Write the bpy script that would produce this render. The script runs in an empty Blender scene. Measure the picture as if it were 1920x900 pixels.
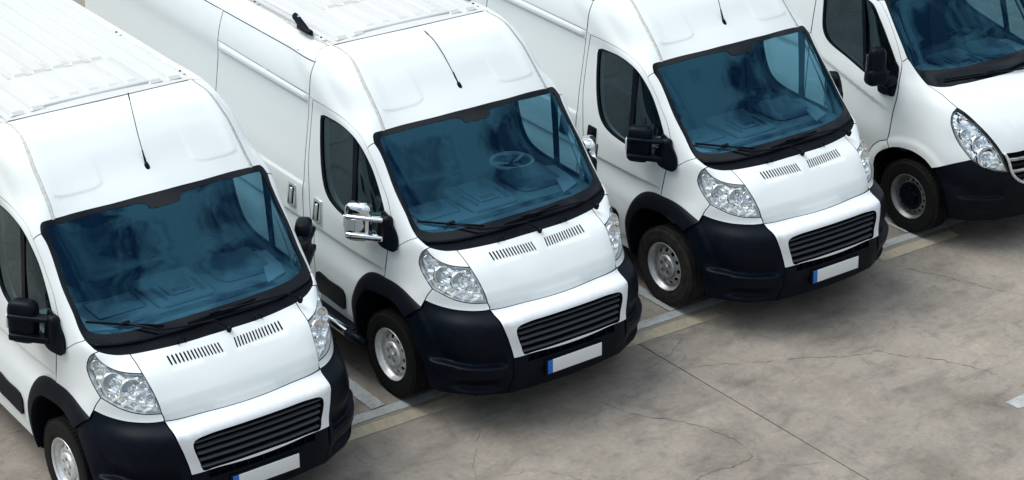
import bpy, bmesh, math, random
import numpy as np
from mathutils import Matrix, Vector, geometry

random.seed(7)
scene = bpy.context.scene
coll = scene.collection

# ------------------------------------------------------------------ camera
CAM_POS = Vector((10.473009, -8.681820, 7.985501))
CAM_R = ((0.60189188, 0.79824726, 0.02296679), (0.31864393, -0.21369319, -0.92347240), (-0.73225147, 0.56314876, -0.38297684))
cam_data = bpy.data.cameras.new('camera')
cam_data.sensor_width = 36.0
cam_data.lens = 3821.24 / 1920 * 36.0
cam_data.shift_y = -(450 - 230.52) / 1920
cam_data.clip_start = 0.1
cam_data.clip_end = 2000
cam = bpy.data.objects.new('camera', cam_data)
coll.objects.link(cam)
r0, r1, r2 = CAM_R
cam.matrix_world = Matrix(((r0[0], -r1[0], -r2[0], CAM_POS.x), (r0[1], -r1[1], -r2[1], CAM_POS.y), (r0[2], -r1[2], -r2[2], CAM_POS.z), (0, 0, 0, 1)))
scene.camera = cam

# ------------------------------------------------------------------ world, sun, exposure
SUN_EL, SUN_AZ = 58.0, 218.0          # degrees; azimuth measured from +X towards +Y
world = bpy.data.worlds.new('World')
scene.world = world
world.use_nodes = True
nt = world.node_tree
nt.nodes.clear()
out = nt.nodes.new('ShaderNodeOutputWorld')
bg = nt.nodes.new('ShaderNodeBackground')
bg.inputs['Strength'].default_value = 0.075
sky = nt.nodes.new('ShaderNodeTexSky')
sky.sky_type = 'NISHITA'
sky.sun_disc = False
sky.sun_elevation = math.radians(SUN_EL)
sky.sun_rotation = math.radians(90 - SUN_AZ)
sky.air_density = 1.0
sky.dust_density = 2.0
geo = nt.nodes.new('ShaderNodeTexCoord')
mp = nt.nodes.new('ShaderNodeMapping')
mp.inputs['Scale'].default_value = (1.0, 1.0, 2.2)
cl = nt.nodes.new('ShaderNodeTexNoise')
cl.inputs['Scale'].default_value = 3.8
cl.inputs['Detail'].default_value = 7
cl.inputs['Roughness'].default_value = 0.62
cl.inputs['Distortion'].default_value = 0.15
rm = nt.nodes.new('ShaderNodeValToRGB')
rm.color_ramp.elements[0].position = 0.43
rm.color_ramp.elements[0].color = (0.02, 0.02, 0.02, 1)
rm.color_ramp.elements[1].position = 0.60
rm.color_ramp.elements[1].color = (1, 1, 1, 1)
mx = nt.nodes.new('ShaderNodeMix')
mx.data_type = 'RGBA'
mx.inputs['B'].default_value = (9.3, 10.2, 10.3, 1)
nt.links.new(geo.outputs['Generated'], mp.inputs['Vector'])
nt.links.new(mp.outputs['Vector'], cl.inputs['Vector'])
nt.links.new(cl.outputs['Fac'], rm.inputs['Fac'])
nt.links.new(rm.outputs['Color'], mx.inputs['Factor'])
nt.links.new(sky.outputs['Color'], mx.inputs['A'])
sepw = nt.nodes.new('ShaderNodeSeparateXYZ')
nt.links.new(geo.outputs['Generated'], sepw.inputs['Vector'])
grad = nt.nodes.new('ShaderNodeMapRange')          # overcast sky: zenith about three times the horizon
grad.inputs['From Min'].default_value = 0.0
grad.inputs['From Max'].default_value = 1.0
grad.inputs['To Min'].default_value = 0.34
grad.inputs['To Max'].default_value = 1.3
nt.links.new(sepw.outputs['Z'], grad.inputs['Value'])
gm = nt.nodes.new('ShaderNodeVectorMath')
gm.operation = 'SCALE'
nt.links.new(mx.outputs['Result'], gm.inputs[0])
nt.links.new(grad.outputs['Result'], gm.inputs['Scale'])
nt.links.new(gm.outputs['Vector'], bg.inputs['Color'])
nt.links.new(bg.outputs['Background'], out.inputs['Surface'])

sun_data = bpy.data.lights.new('sun', 'SUN')
sun_data.energy = 1.5
sun_data.angle = math.radians(42)
sun_data.color = (1.0, 0.97, 0.92)
sun = bpy.data.objects.new('sun', sun_data)
coll.objects.link(sun)
sd = Vector((math.cos(math.radians(SUN_EL)) * math.cos(math.radians(SUN_AZ)), math.cos(math.radians(SUN_EL)) * math.sin(math.radians(SUN_AZ)), math.sin(math.radians(SUN_EL))))
sun.rotation_euler = sd.to_track_quat('Z', 'Y').to_euler()
sun.location = sd * 50

vs = scene.view_settings
vs.view_transform = 'Standard'
vs.look = 'None'
vs.gamma = 1.0
vs.use_curve_mapping = False
vs.exposure = 0.93

# ------------------------------------------------------------------ materials
def new_mat(name):
    m = bpy.data.materials.new(name)
    m.use_nodes = True
    return m, m.node_tree, m.node_tree.nodes['Principled BSDF']

def noise(t, scale, detail=5, rough=0.6, coord='Object', stretch=None):
    tc = t.nodes.new('ShaderNodeTexCoord')
    n = t.nodes.new('ShaderNodeTexNoise')
    n.inputs['Scale'].default_value = scale
    n.inputs['Detail'].default_value = detail
    n.inputs['Roughness'].default_value = rough
    if stretch:
        mpn = t.nodes.new('ShaderNodeMapping')
        mpn.inputs['Scale'].default_value = stretch
        t.links.new(tc.outputs[coord], mpn.inputs['Vector'])
        t.links.new(mpn.outputs['Vector'], n.inputs['Vector'])
    else:
        t.links.new(tc.outputs[coord], n.inputs['Vector'])
    return n.outputs['Fac']

def ramp(t, fac, stops):
    r = t.nodes.new('ShaderNodeValToRGB')
    el = r.color_ramp.elements
    while len(el) < len(stops):
        el.new(0.5)
    for e, (p, c) in zip(el, stops):
        e.position = p
        e.color = (c[0], c[1], c[2], 1) if isinstance(c, (tuple, list)) else (c, c, c, 1)
    t.links.new(fac, r.inputs['Fac'])
    return r.outputs['Color']

def mixc(t, fac, a, b, mode='MIX'):
    m = t.nodes.new('ShaderNodeMix')
    m.data_type = 'RGBA'
    m.blend_type = mode
    for key, v in (('Factor', fac), ('A', a), ('B', b)):
        if hasattr(v, 'is_output'):
            t.links.new(v, m.inputs[key])
        elif key == 'Factor':
            m.inputs[key].default_value = v
        else:
            m.inputs[key].default_value = (*v, 1)
    return m.outputs['Result']

def bump(t, p, h, strength=0.2, dist=0.01):
    b = t.nodes.new('ShaderNodeBump')
    b.inputs['Strength'].default_value = strength
    b.inputs['Distance'].default_value = dist
    t.links.new(h, b.inputs['Height'])
    t.links.new(b.outputs['Normal'], p.inputs['Normal'])

def plain(name, col, rough=0.5, metal=0.0, spec=0.5, coat=0.0, nz=None, bmp=None):
    m, t, p = new_mat(name)
    p.inputs['Base Color'].default_value = (*col, 1)
    p.inputs['Roughness'].default_value = rough
    p.inputs['Metallic'].default_value = metal
    p.inputs['Specular IOR Level'].default_value = spec
    p.inputs['Coat Weight'].default_value = coat
    p.inputs['Coat Roughness'].default_value = 0.06
    if nz:
        sc, lo, hi = nz
        f = noise(t, sc)
        c = ramp(t, f, [(0.3, tuple(x * lo for x in col)), (0.7, tuple(min(1, x * hi) for x in col))])
        t.links.new(c, p.inputs['Base Color'])
    if bmp:
        bump(t, p, noise(t, bmp[0], 6), bmp[1], bmp[2])
    return m

def glass(name, tint, ior=1.5, rough=0.0, refl=(1, 1, 1)):
    m = bpy.data.materials.new(name)
    m.use_nodes = True
    t = m.node_tree
    t.nodes.clear()
    o = t.nodes.new('ShaderNodeOutputMaterial')
    tr = t.nodes.new('ShaderNodeBsdfTransparent')
    tr.inputs['Color'].default_value = (*tint, 1)
    gl = t.nodes.new('ShaderNodeBsdfGlossy')
    gl.inputs['Roughness'].default_value = rough
    gl.inputs['Color'].default_value = (*refl, 1)
    # reflectance of a pane (both faces): r0 + (1 - r0)(1 - cos)^5, the same from either side
    r0 = min(0.95, 2 * ((ior - 1) / (ior + 1))**2)
    gm_ = t.nodes.new('ShaderNodeNewGeometry')
    dt = t.nodes.new('ShaderNodeVectorMath')
    dt.operation = 'DOT_PRODUCT'
    t.links.new(gm_.outputs['Normal'], dt.inputs[0])
    t.links.new(gm_.outputs['Incoming'], dt.inputs[1])
    def mth(op, a, b=None):
        n = t.nodes.new('ShaderNodeMath')
        n.operation = op
        for i, q in enumerate((a, b)):
            if q is None:
                continue
            if hasattr(q, 'is_output'):
                t.links.new(q, n.inputs[i])
            else:
                n.inputs[i].default_value = q
        return n.outputs['Value']
    ab = mth('ABSOLUTE', dt.outputs['Value'])
    pw = mth('POWER', mth('SUBTRACT', 1.0, ab), 5.0)
    fac = mth('ADD', mth('MULTIPLY', pw, 1 - r0), r0)
    mxs = t.nodes.new('ShaderNodeMixShader')
    t.links.new(fac, mxs.inputs['Fac'])
    t.links.new(tr.outputs['BSDF'], mxs.inputs[1])
    t.links.new(gl.outputs['BSDF'], mxs.inputs[2])
    t.links.new(mxs.outputs['Shader'], o.inputs['Surface'])
    return m

M_PAINT, t, p = new_mat('white_paint')
c = ramp(t, noise(t, 3.0, 8, 0.65), [(0.30, (0.768, 0.812, 0.815)), (0.62, (0.778, 0.822, 0.825))])
t.links.new(c, p.inputs['Base Color'])
p.inputs['Roughness'].default_value = 0.42
p.inputs['Coat Weight'].default_value = 0.55
p.inputs['Coat Roughness'].default_value = 0.07
bump(t, p, noise(t, 260, 2), 0.015, 0.002)
M_ROOF, t, p = new_mat('white_roof_paint')
dn = noise(t, 2.2, 8, 0.7, 'Object', (0.5, 3.0, 1))
c = ramp(t, dn, [(0.26, (0.55, 0.55, 0.535)), (0.48, (0.585, 0.597, 0.592)), (0.7, (0.60, 0.612, 0.608))])
t.links.new(c, p.inputs['Base Color'])
p.inputs['Roughness'].default_value = 0.5
p.inputs['Coat Weight'].default_value = 0.2
M_PANEL, t, p = new_mat('brushed_bumper_paint')
c = ramp(t, noise(t, 7, 6, 0.7, 'Object', (0.6, 14, 0.6)), [(0.3, (0.70, 0.72, 0.74)), (0.7, (0.78, 0.80, 0.82))])
t.links.new(c, p.inputs['Base Color'])
p.inputs['Roughness'].default_value = 0.38
p.inputs['Coat Weight'].default_value = 0.2
M_PLASTIC = plain('dark_plastic', (0.0022, 0.0042, 0.0090), 0.42, spec=0.10, nz=(14, 0.75, 1.5), bmp=(420, 0.12, 0.002))
M_PLASTIC2 = plain('worn_dark_plastic', (0.0028, 0.0042, 0.0080), 0.48, spec=0.12, nz=(9, 0.6, 1.5), bmp=(300, 0.1, 0.002))
M_BLACK = plain('black_void', (0.004, 0.005, 0.006), 0.9, spec=0.1)
M_FRIT = plain('black_glass_border', (0.003, 0.005, 0.009), 0.16, spec=0.22)
M_RUBBER = plain('rubber', (0.0045, 0.0045, 0.0048), 0.7, spec=0.2, nz=(18, 0.7, 1.8), bmp=(90, 0.25, 0.004))
M_RUBBER2 = plain('dusty_rubber', (0.020, 0.019, 0.018), 0.8, spec=0.2, nz=(12, 0.5, 1.7), bmp=(90, 0.25, 0.004))
M_STEEL = plain('silver_wheel_paint', (0.74, 0.75, 0.76), 0.34, metal=0.5, nz=(16, 0.7, 1.15))
M_STEEL2 = plain('worn_wheel_steel', (0.52, 0.53, 0.54), 0.40, metal=0.6, nz=(13, 0.55, 1.2))
M_CHROME = plain('chrome', (0.82, 0.83, 0.84), 0.06, metal=1.0)
M_REFL = plain('lamp_reflector', (0.94, 0.95, 0.95), 0.25, metal=0.05, bmp=(45, 0.6, 0.02))
M_BOWL = plain('lamp_bowl', (0.9, 0.92, 0.94), 0.05, metal=1.0)
M_FACET = plain('lamp_facets', (0.90, 0.92, 0.93), 0.12, metal=1.0)
M_LAMPTRIM = plain('lamp_trim', (0.66, 0.69, 0.72), 0.25, metal=0.5)
M_SLAT = plain('grille_slat_plastic', (0.026, 0.031, 0.038), 0.38, spec=0.4)
M_BULB = plain('bulb', (0.75, 0.78, 0.8), 0.15)
M_AMBER = plain('amber_lens', (0.55, 0.12, 0.01), 0.25)
M_SEAL = plain('seam_sealer', (0.62, 0.62, 0.58), 0.7, nz=(30, 0.75, 1.1))
M_DASH = plain('dashboard_plastic', (0.19, 0.205, 0.215), 0.6, nz=(5, 0.85, 1.15))
M_DASH2 = plain('dashboard_dark', (0.06, 0.07, 0.078), 0.6)
M_TRIM = plain('interior_trim', (0.42, 0.44, 0.44), 0.6)
M_SEAT = plain('seat_fabric', (0.05, 0.068, 0.09), 0.9, nz=(40, 0.7, 1.3))
M_WALL = plain('bulkhead_paint', (0.028, 0.042, 0.055), 0.8, nz=(3, 0.6, 1.5))
M_WSTEER = plain('light_wheel_cover', (0.74, 0.75, 0.73), 0.6)
M_PLATE = plain('plate_white', (0.74, 0.75, 0.74), 0.4)
M_BLUE = plain('plate_blue', (0.01, 0.13, 0.52), 0.4)
M_GLASS = glass('windscreen_glass', (0.34, 0.55, 0.66), 1.62, 0.0, (0.11, 0.35, 0.55))
M_SIDE = glass('side_window_glass', (0.52, 0.68, 0.70), 1.5, 0.0, (0.75, 0.95, 1.0))
M_LENS = glass('headlight_lens', (0.97, 0.98, 0.98), 1.3)
M_MIRROR = plain('mirror_glass', (0.85, 0.87, 0.88), 0.02, metal=1.0)

M_DIRT, t, p = new_mat('roof_dirt')
tcd = t.nodes.new('ShaderNodeTexCoord')
sx = t.nodes.new('ShaderNodeSeparateXYZ')
t.links.new(tcd.outputs['Object'], sx.inputs['Vector'])
mr = t.nodes.new('ShaderNodeMapRange')
mr.inputs['From Min'].default_value = -3.35
mr.inputs['From Max'].default_value = -2.84
t.links.new(sx.outputs['X'], mr.inputs['Value'])
nd = noise(t, 14, 6, 0.7)
md = t.nodes.new('ShaderNodeMath')
md.operation = 'MULTIPLY'
t.links.new(mr.outputs['Result'], md.inputs[0])
t.links.new(nd, md.inputs[1])
t.links.new(ramp(t, md.outputs['Value'], [(0.10, (0.585, 0.597, 0.592)), (0.38, (0.53, 0.53, 0.50)), (0.62, (0.41, 0.39, 0.335))]), p.inputs['Base Color'])
p.inputs['Roughness'].default_value = 0.8

# concrete, painted lines
def concrete(name, off):
    m, t, p = new_mat(name)
    tc = t.nodes.new('ShaderNodeTexCoord')
    def nz(scale, detail, rough, stretch=(1, 1, 1), rot=0.0):
        mpn = t.nodes.new('ShaderNodeMapping')
        mpn.inputs['Scale'].default_value = stretch
        mpn.inputs['Location'].default_value = (off, off * 0.7, 0)
        mpn.inputs['Rotation'].default_value = (0, 0, rot)
        n = t.nodes.new('ShaderNodeTexNoise')
        n.inputs['Scale'].default_value = scale
        n.inputs['Detail'].default_value = detail
        n.inputs['Roughness'].default_value = rough
        t.links.new(tc.outputs['Object'], mpn.inputs['Vector'])
        t.links.new(mpn.outputs['Vector'], n.inputs['Vector'])
        return n.outputs['Fac']
    big = nz(0.9, 9, 0.62)
    streak = nz(2.2, 8, 0.65, (2.0, 0.55, 1), 0.5)
    fine = nz(26, 6, 0.7)
    grit = nz(160, 3, 0.6)
    blot = nz(2.6, 6, 0.68)
    blot.node.inputs['Distortion'].default_value = 1.2
    swirl = nz(7.5, 7, 0.66, (1.0, 0.6, 1), 0.7)
    swirl.node.inputs['Distortion'].default_value = 2.2
    c0 = ramp(t, big, [(0.30, (0.158, 0.141, 0.121)), (0.48, (0.240, 0.217, 0.189)), (0.68, (0.300, 0.272, 0.236))])
    s = ramp(t, streak, [(0.30, (0.70, 0.70, 0.72)), (0.46, (0.96, 0.96, 0.96)), (0.7, (1.06, 1.05, 1.03))])
    c1 = mixc(t, 1.0, c0, s, 'MULTIPLY')
    f = ramp(t, fine, [(0.25, 0.84), (0.5, 1.0), (0.75, 1.08)])
    c2 = mixc(t, 1.0, c1, f, 'MULTIPLY')
    gf = ramp(t, grit, [(0.30, 0.80), (0.48, 1.0), (0.72, 1.10)])
    c2 = mixc(t, 1.0, c2, gf, 'MULTIPLY')
    bl = ramp(t, blot, [(0.33, (0.74, 0.745, 0.76)), (0.43, (0.94, 0.94, 0.945)), (0.60, (1.03, 1.02, 1.0)), (0.72, (1.13, 1.11, 1.07))])
    c2 = mixc(t, 1.0, c2, bl, 'MULTIPLY')
    sw_ = ramp(t, swirl, [(0.32, (0.80, 0.80, 0.81)), (0.45, (0.97, 0.97, 0.97)), (0.56, (1.0, 1.0, 1.0)), (0.68, (1.12, 1.10, 1.06))])
    c2 = mixc(t, 1.0, c2, sw_, 'MULTIPLY')
    spots = nz(5.5, 3, 0.5)
    sp = ramp(t, spots, [(0.26, 0.72), (0.33, 1.0)])
    c3 = mixc(t, 0.8, c2, sp, 'MULTIPLY')
    t.links.new(c3, p.inputs['Base Color'])
    rr = ramp(t, big, [(0.3, 0.72), (0.7, 0.9)])
    t.links.new(rr, p.inputs['Roughness'])
    p.inputs['Specular IOR Level'].default_value = 0.3
    bump(t, p, fine, 0.25, 0.006)
    return m
M_CONC = concrete('concrete_slab', 3.1)
M_CONC2 = concrete('concrete_slab_far', 11.7)

def line_paint(name, col):
    m, t, p = new_mat(name)
    w = noise(t, 7, 9, 0.72)
    w2 = noise(t, 45, 5, 0.7)
    worn = ramp(t, w, [(0.42, 0.0), (0.60, 1.0)])
    fine = ramp(t, w2, [(0.38, 0.0), (0.55, 1.0)])
    a = mixc(t, 1.0, worn, fine, 'MULTIPLY')
    base = ramp(t, w2, [(0.3, tuple(x * 0.85 for x in col)), (0.7, col)])
    c = mixc(t, a, base, (0.23, 0.215, 0.19))
    a2 = mixc(t, 0.85, base, c)
    t.links.new(a2, p.inputs['Base Color'])
    p.inputs['Roughness'].default_value = 0.8
    p.inputs['Specular IOR Level'].default_value = 0.3
    return m
M_LWHITE = line_paint('worn_white_paint', (0.40, 0.43, 0.435))
M_LYELLOW = line_paint('worn_yellow_paint', (0.40, 0.355, 0.255))
M_CRACK = plain('crack_dirt', (0.128, 0.120, 0.112), 0.95, spec=0.1, nz=(6, 0.5, 1.6))
M_JOINT = plain('joint_sealant', (0.018, 0.017, 0.016), 0.95, spec=0.1)

# ------------------------------------------------------------------ generic mesh helpers
def link(name, me, mat, parent=None, loc=None):
    o = bpy.data.objects.new(name, me)
    coll.objects.link(o)
    if mat and not me.materials:
        me.materials.append(mat)
    if parent:
        o.parent = parent
    if loc is not None:
        o.location = loc
    return o

def mesh(name, verts, faces, mat, parent=None, smooth=True, normals=None):
    me = bpy.data.meshes.new(name)
    me.from_pydata([tuple(map(float, v)) for v in verts], [], faces)
    me.update()
    if smooth:
        me.polygons.foreach_set('use_smooth', [True] * len(me.polygons))
    if normals is not None:
        me.normals_split_custom_set_from_vertices([tuple(n) for n in normals])
    return link(name, me, mat, parent)

def from_bm(name, bm, mat, parent=None, smooth=True, angle=40):
    me = bpy.data.meshes.new(name)
    bm.normal_update()
    bmesh.ops.recalc_face_normals(bm, faces=bm.faces)
    for f in bm.faces:
        f.smooth = smooth
    if smooth:
        for e in bm.edges:
            if len(e.link_faces) == 2 and e.calc_face_angle(0) > math.radians(angle):
                e.smooth = False
    bm.to_mesh(me)
    bm.free()
    return link(name, me, mat, parent)

def add_rbox(bm, c, s, r=0.01, seg=3, rot=(0, 0, 0), taper=1.0):
    """rounded box: centre c, size s, corner radius r, top scaled by taper"""
    b = bmesh.new()
    bmesh.ops.create_cube(b, size=1)
    for v in b.verts:
        k = taper if v.co.z > 0 else 1.0
        v.co = Vector((v.co.x * s[0] * k, v.co.y * s[1] * k, v.co.z * s[2]))
    if r > 0:
        bmesh.ops.bevel(b, geom=list(b.edges), offset=min(r, min(s) * 0.49), segments=seg, profile=0.5, affect='EDGES')
    mtx = Matrix.Translation(c) @ (Matrix.Rotation(rot[2], 4, 'Z') @ Matrix.Rotation(rot[1], 4, 'Y') @ Matrix.Rotation(rot[0], 4, 'X'))
    b.transform(mtx)
    me = bpy.data.meshes.new('tmp')
    b.to_mesh(me)
    b.free()
    bm.from_mesh(me)
    bpy.data.meshes.remove(me)

def rbox(name, c, s, r, mat, parent=None, rot=(0, 0, 0), seg=3, taper=1.0):
    bm = bmesh.new()
    add_rbox(bm, c, s, r, seg, rot, taper)
    return from_bm(name, bm, mat, parent)

def tube_data(pts, rad, n=8, cap=True):
    pts = [Vector(q) for q in pts]
    rads = rad if isinstance(rad, (list, tuple)) else [rad] * len(pts)
    V, F = [], []
    up = None
    for i, q in enumerate(pts):
        a = pts[max(0, i - 1)]
        b = pts[min(len(pts) - 1, i + 1)]
        d = (b - a).normalized()
        if up is None:
            up = Vector((0, 0, 1)) if abs(d.z) < 0.9 else Vector((1, 0, 0))
        x = d.cross(up).normalized()
        y = x.cross(d).normalized()
        up = y
        for k in range(n):
            an = 2 * math.pi * k / n
            V.append(q + (x * math.cos(an) + y * math.sin(an)) * rads[i])
    for i in range(len(pts) - 1):
        for k in range(n):
            F.append((i * n + k, i * n + (k + 1) % n, (i + 1) * n + (k + 1) % n, (i + 1) * n + k))
    if cap:
        F.append(tuple(range(n))[::-1])
        F.append(tuple(range((len(pts) - 1) * n, len(pts) * n)))
    return V, F

def tube(name, pts, rad, mat, parent=None, n=8):
    V, F = tube_data(pts, rad, n)
    return mesh(name, V, F, mat, parent)

def lathe_y(name, prof, mat, parent, n=48, centre=(0, 0, 0), sgn=-1):
    """profile (radius, offset along the axle, outwards positive) turned round the y axis"""
    V, F = [], []
    for k in range(n):
        a = 2 * math.pi * k / n
        for r, t in prof:
            V.append((centre[0] + r * math.cos(a), centre[1] + sgn * t, centre[2] + r * math.sin(a)))
    m = len(prof)
    for k in range(n):
        for j in range(m - 1):
            F.append((k * m + j, ((k + 1) % n) * m + j, ((k + 1) % n) * m + j + 1, k * m + j + 1))
    bm = bmesh.new()
    vs_ = [bm.verts.new(v) for v in V]
    for f in F:
        bm.faces.new([vs_[i] for i in f])
    return from_bm(name, bm, mat, parent, angle=35)

# ------------------------------------------------------------------ smooth body surfaces
class Net:
    """Right half of a van body as an interpolating net of measured points, mirrored about y = 0."""
    def __init__(self, pts):
        N = np.array(pts, float)
        self.full = np.concatenate([N[:, 1:3][:, ::-1] * [1, -1, 1], N], axis=1)
        def par(axis):
            d = np.linalg.norm(np.diff(N, axis=axis), axis=2).mean(axis=1 - axis)
            return np.concatenate([[0], np.cumsum(d)])
        U = par(1)
        self.U = np.concatenate([[-U[2], -U[1]], U])
        self.V = par(0)
        gu, gv = np.meshgrid(np.linspace(0, self.U[-1], 160), np.linspace(0, self.V[-1], 120))
        self.gu, self.gv = gu.ravel(), gv.ravel()
        self.gp = self.half(self.gu, self.gv)
    @staticmethod
    def _w(T, t):
        n = len(T)
        t = np.clip(t, T[0], T[-1])
        i = np.clip(np.searchsorted(T, t, side='right') - 1, 0, n - 2)
        h = T[i + 1] - T[i]
        s = (t - T[i]) / h
        W = np.zeros((len(t), n))
        k = np.arange(len(t))
        W[k, i] += 2 * s**3 - 3 * s**2 + 1
        W[k, i + 1] += 3 * s**2 - 2 * s**3
        for j, co in ((i, s**3 - 2 * s**2 + s), (i + 1, s**3 - s**2)):
            a = np.clip(j - 1, 0, n - 1)
            b = np.clip(j + 1, 0, n - 1)
            ha, hb = T[j] - T[a], T[b] - T[j]
            ia, ib = ha > 0, hb > 0
            wa = np.where(ia & ib, hb / (ha + hb + 1e-12), np.where(ia, 1., 0.))
            wb = 1 - wa
            ha_, hb_ = np.where(ia, ha, 1), np.where(ib, hb, 1)
            np.add.at(W, (k, j), co * h * (wa / ha_ * ia - wb / hb_ * ib))
            np.add.at(W, (k, a), -co * h * wa / ha_ * ia)
            np.add.at(W, (k, b), co * h * wb / hb_ * ib)
        return W
    def half(self, u, v):
        return np.einsum('kr,kc,rcd->kd', self._w(self.V, v), self._w(self.U, u), self.full)
    def raw(self, u, v):
        u = np.atleast_1d(np.asarray(u, float))
        v = np.atleast_1d(np.asarray(v, float))
        P = self.half(np.abs(u), v)
        P[:, 1] *= np.where(u < 0, -1, 1)
        return P
    def nrm(self, u, v, f=None, e=0.004):
        f = f or self.raw
        v = np.clip(v, e, self.V[-1] - e)
        n = np.cross(f(u + e, v) - f(u - e, v), f(u, v + e) - f(u, v - e))
        return n / (np.linalg.norm(n, axis=1, keepdims=True) + 1e-12)
    def pos(self, u, v, off=0.0, disp=None):
        u = np.atleast_1d(np.asarray(u, float))
        v = np.atleast_1d(np.asarray(v, float))
        P = self.raw(u, v)
        if off or disp:
            n = self.nrm(u, v)
            d = np.full(len(u), off)
            if disp:
                d = d + disp(P, u, v)
            P = P + n * d[:, None]
        return P
    def xz(self, pts):
        """(x, z) points on the side -> (u, v)"""
        Q = np.array(pts, float)
        far = (self.gp[:, 1] <= 0.7) * 9
        k = np.argmin((self.gp[None, :, 0] - Q[:, :1])**2 + (self.gp[None, :, 2] - Q[:, 1:])**2 + far[None], axis=1)
        u, v = self.gu[k].copy(), self.gv[k].copy()
        e = 1e-4
        for _ in range(14):
            b = self.half(u, v)
            du = (self.half(u + e, v) - b) / e
            dv = (self.half(u, v + e) - b) / e
            det = du[:, 0] * dv[:, 2] - du[:, 2] * dv[:, 0]
            det = np.where(np.abs(det) < 1e-6, 1e-6, det)
            rx, rz = Q[:, 0] - b[:, 0], Q[:, 1] - b[:, 2]
            su = np.clip((rx * dv[:, 2] - rz * dv[:, 0]) / det, -.2, .2)
            sv = np.clip((rz * du[:, 0] - rx * du[:, 2]) / det, -.2, .2)
            u = np.clip(u + su, 0, self.U[-1])
            v = np.clip(v + sv, 0, self.V[-1])
        return [(float(p_), float(q_)) for p_, q_ in zip(u, v)]

def smooth_curve(pts, step=0.02):
    """Catmull-Rom through pts, resampled about every step"""
    P = np.array(pts, float)
    if len(P) < 3:
        L = np.linalg.norm(P[-1] - P[0])
        n = max(1, int(L / step))
        return [tuple(P[0] + (P[-1] - P[0]) * i / n) for i in range(n + 1)]
    T = np.concatenate([[0], np.cumsum(np.sqrt(np.linalg.norm(np.diff(P, axis=0), axis=1)) + 1e-9)])
    res = []
    for i in range(len(P) - 1):
        n = max(1, int(np.linalg.norm(P[i + 1] - P[i]) / step))
        tt = np.linspace(T[i], T[i + 1], n, endpoint=False)
        res.append(Net._w(T, tt) @ P)
    return [tuple(q) for q in np.concatenate(res + [P[-1:]])]

def chain(*cs):
    """concatenate curves end to end, dropping doubled joints; a curve given as ('r', c) is reversed"""
    L = []
    for c in cs:
        if isinstance(c[0], str):
            c = list(c[1])[::-1]
        for q in c:
            if not L or (abs(q[0] - L[-1][0]) + abs(q[1] - L[-1][1])) > 1e-4:
                L.append(tuple(q))
    if abs(L[0][0] - L[-1][0]) + abs(L[0][1] - L[-1][1]) < 1e-4:
        L.pop()
    return L

def full(h):
    """half loop running from the centre line to the centre line -> whole symmetric loop"""
    return chain(h, [(-u, v) for u, v in h[::-1]])

def inside(P, loop):
    L = np.array(loop)
    x, y = P[:, 0][:, None], P[:, 1][:, None]
    x1, y1 = L[:, 0], L[:, 1]
    x2, y2 = np.roll(x1, -1), np.roll(y1, -1)
    cond = ((y1 <= y) & (y2 > y)) | ((y2 <= y) & (y1 > y))
    with np.errstate(divide='ignore', invalid='ignore'):
        xi = x1 + (y - y1) * (x2 - x1) / (y2 - y1)
    return (cond & (x < xi)).sum(1) % 2 == 1

def seg_dist(P, loop, closed=True):
    L = np.array(loop)
    A = L if closed else L[:-1]
    B = np.roll(L, -1, axis=0) if closed else L[1:]
    D = B - A
    dd = (D * D).sum(1) + 1e-12
    best = np.full(len(P), 1e9)
    for i in range(0, len(P), 1500):
        q = P[i:i + 1500]
        w = q[:, None, :] - A[None]
        t_ = np.clip((w * D[None]).sum(2) / dd[None], 0, 1)
        best[i:i + 1500] = np.sqrt((((w - t_[..., None] * D[None])**2).sum(2)).min(1))
    return best

def inset(loop, g):
    L = np.array(loop)
    a = np.roll(L, 1, axis=0)
    b = np.roll(L, -1, axis=0)
    area = 0.5 * np.sum(L[:, 0] * b[:, 1] - b[:, 0] * L[:, 1])
    s = 1 if area > 0 else -1
    def nn(d):
        d = d / (np.linalg.norm(d, axis=1, keepdims=True) + 1e-12)
        return np.stack([-d[:, 1], d[:, 0]], 1) * s
    n1, n2 = nn(L - a), nn(b - L)
    n = n1 + n2
    n /= (np.linalg.norm(n, axis=1, keepdims=True) + 1e-9)
    k = 1 / np.clip((n * n1).sum(1), 0.5, 1)
    return [tuple(q) for q in L + n * (g * k)[:, None]]

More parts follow.
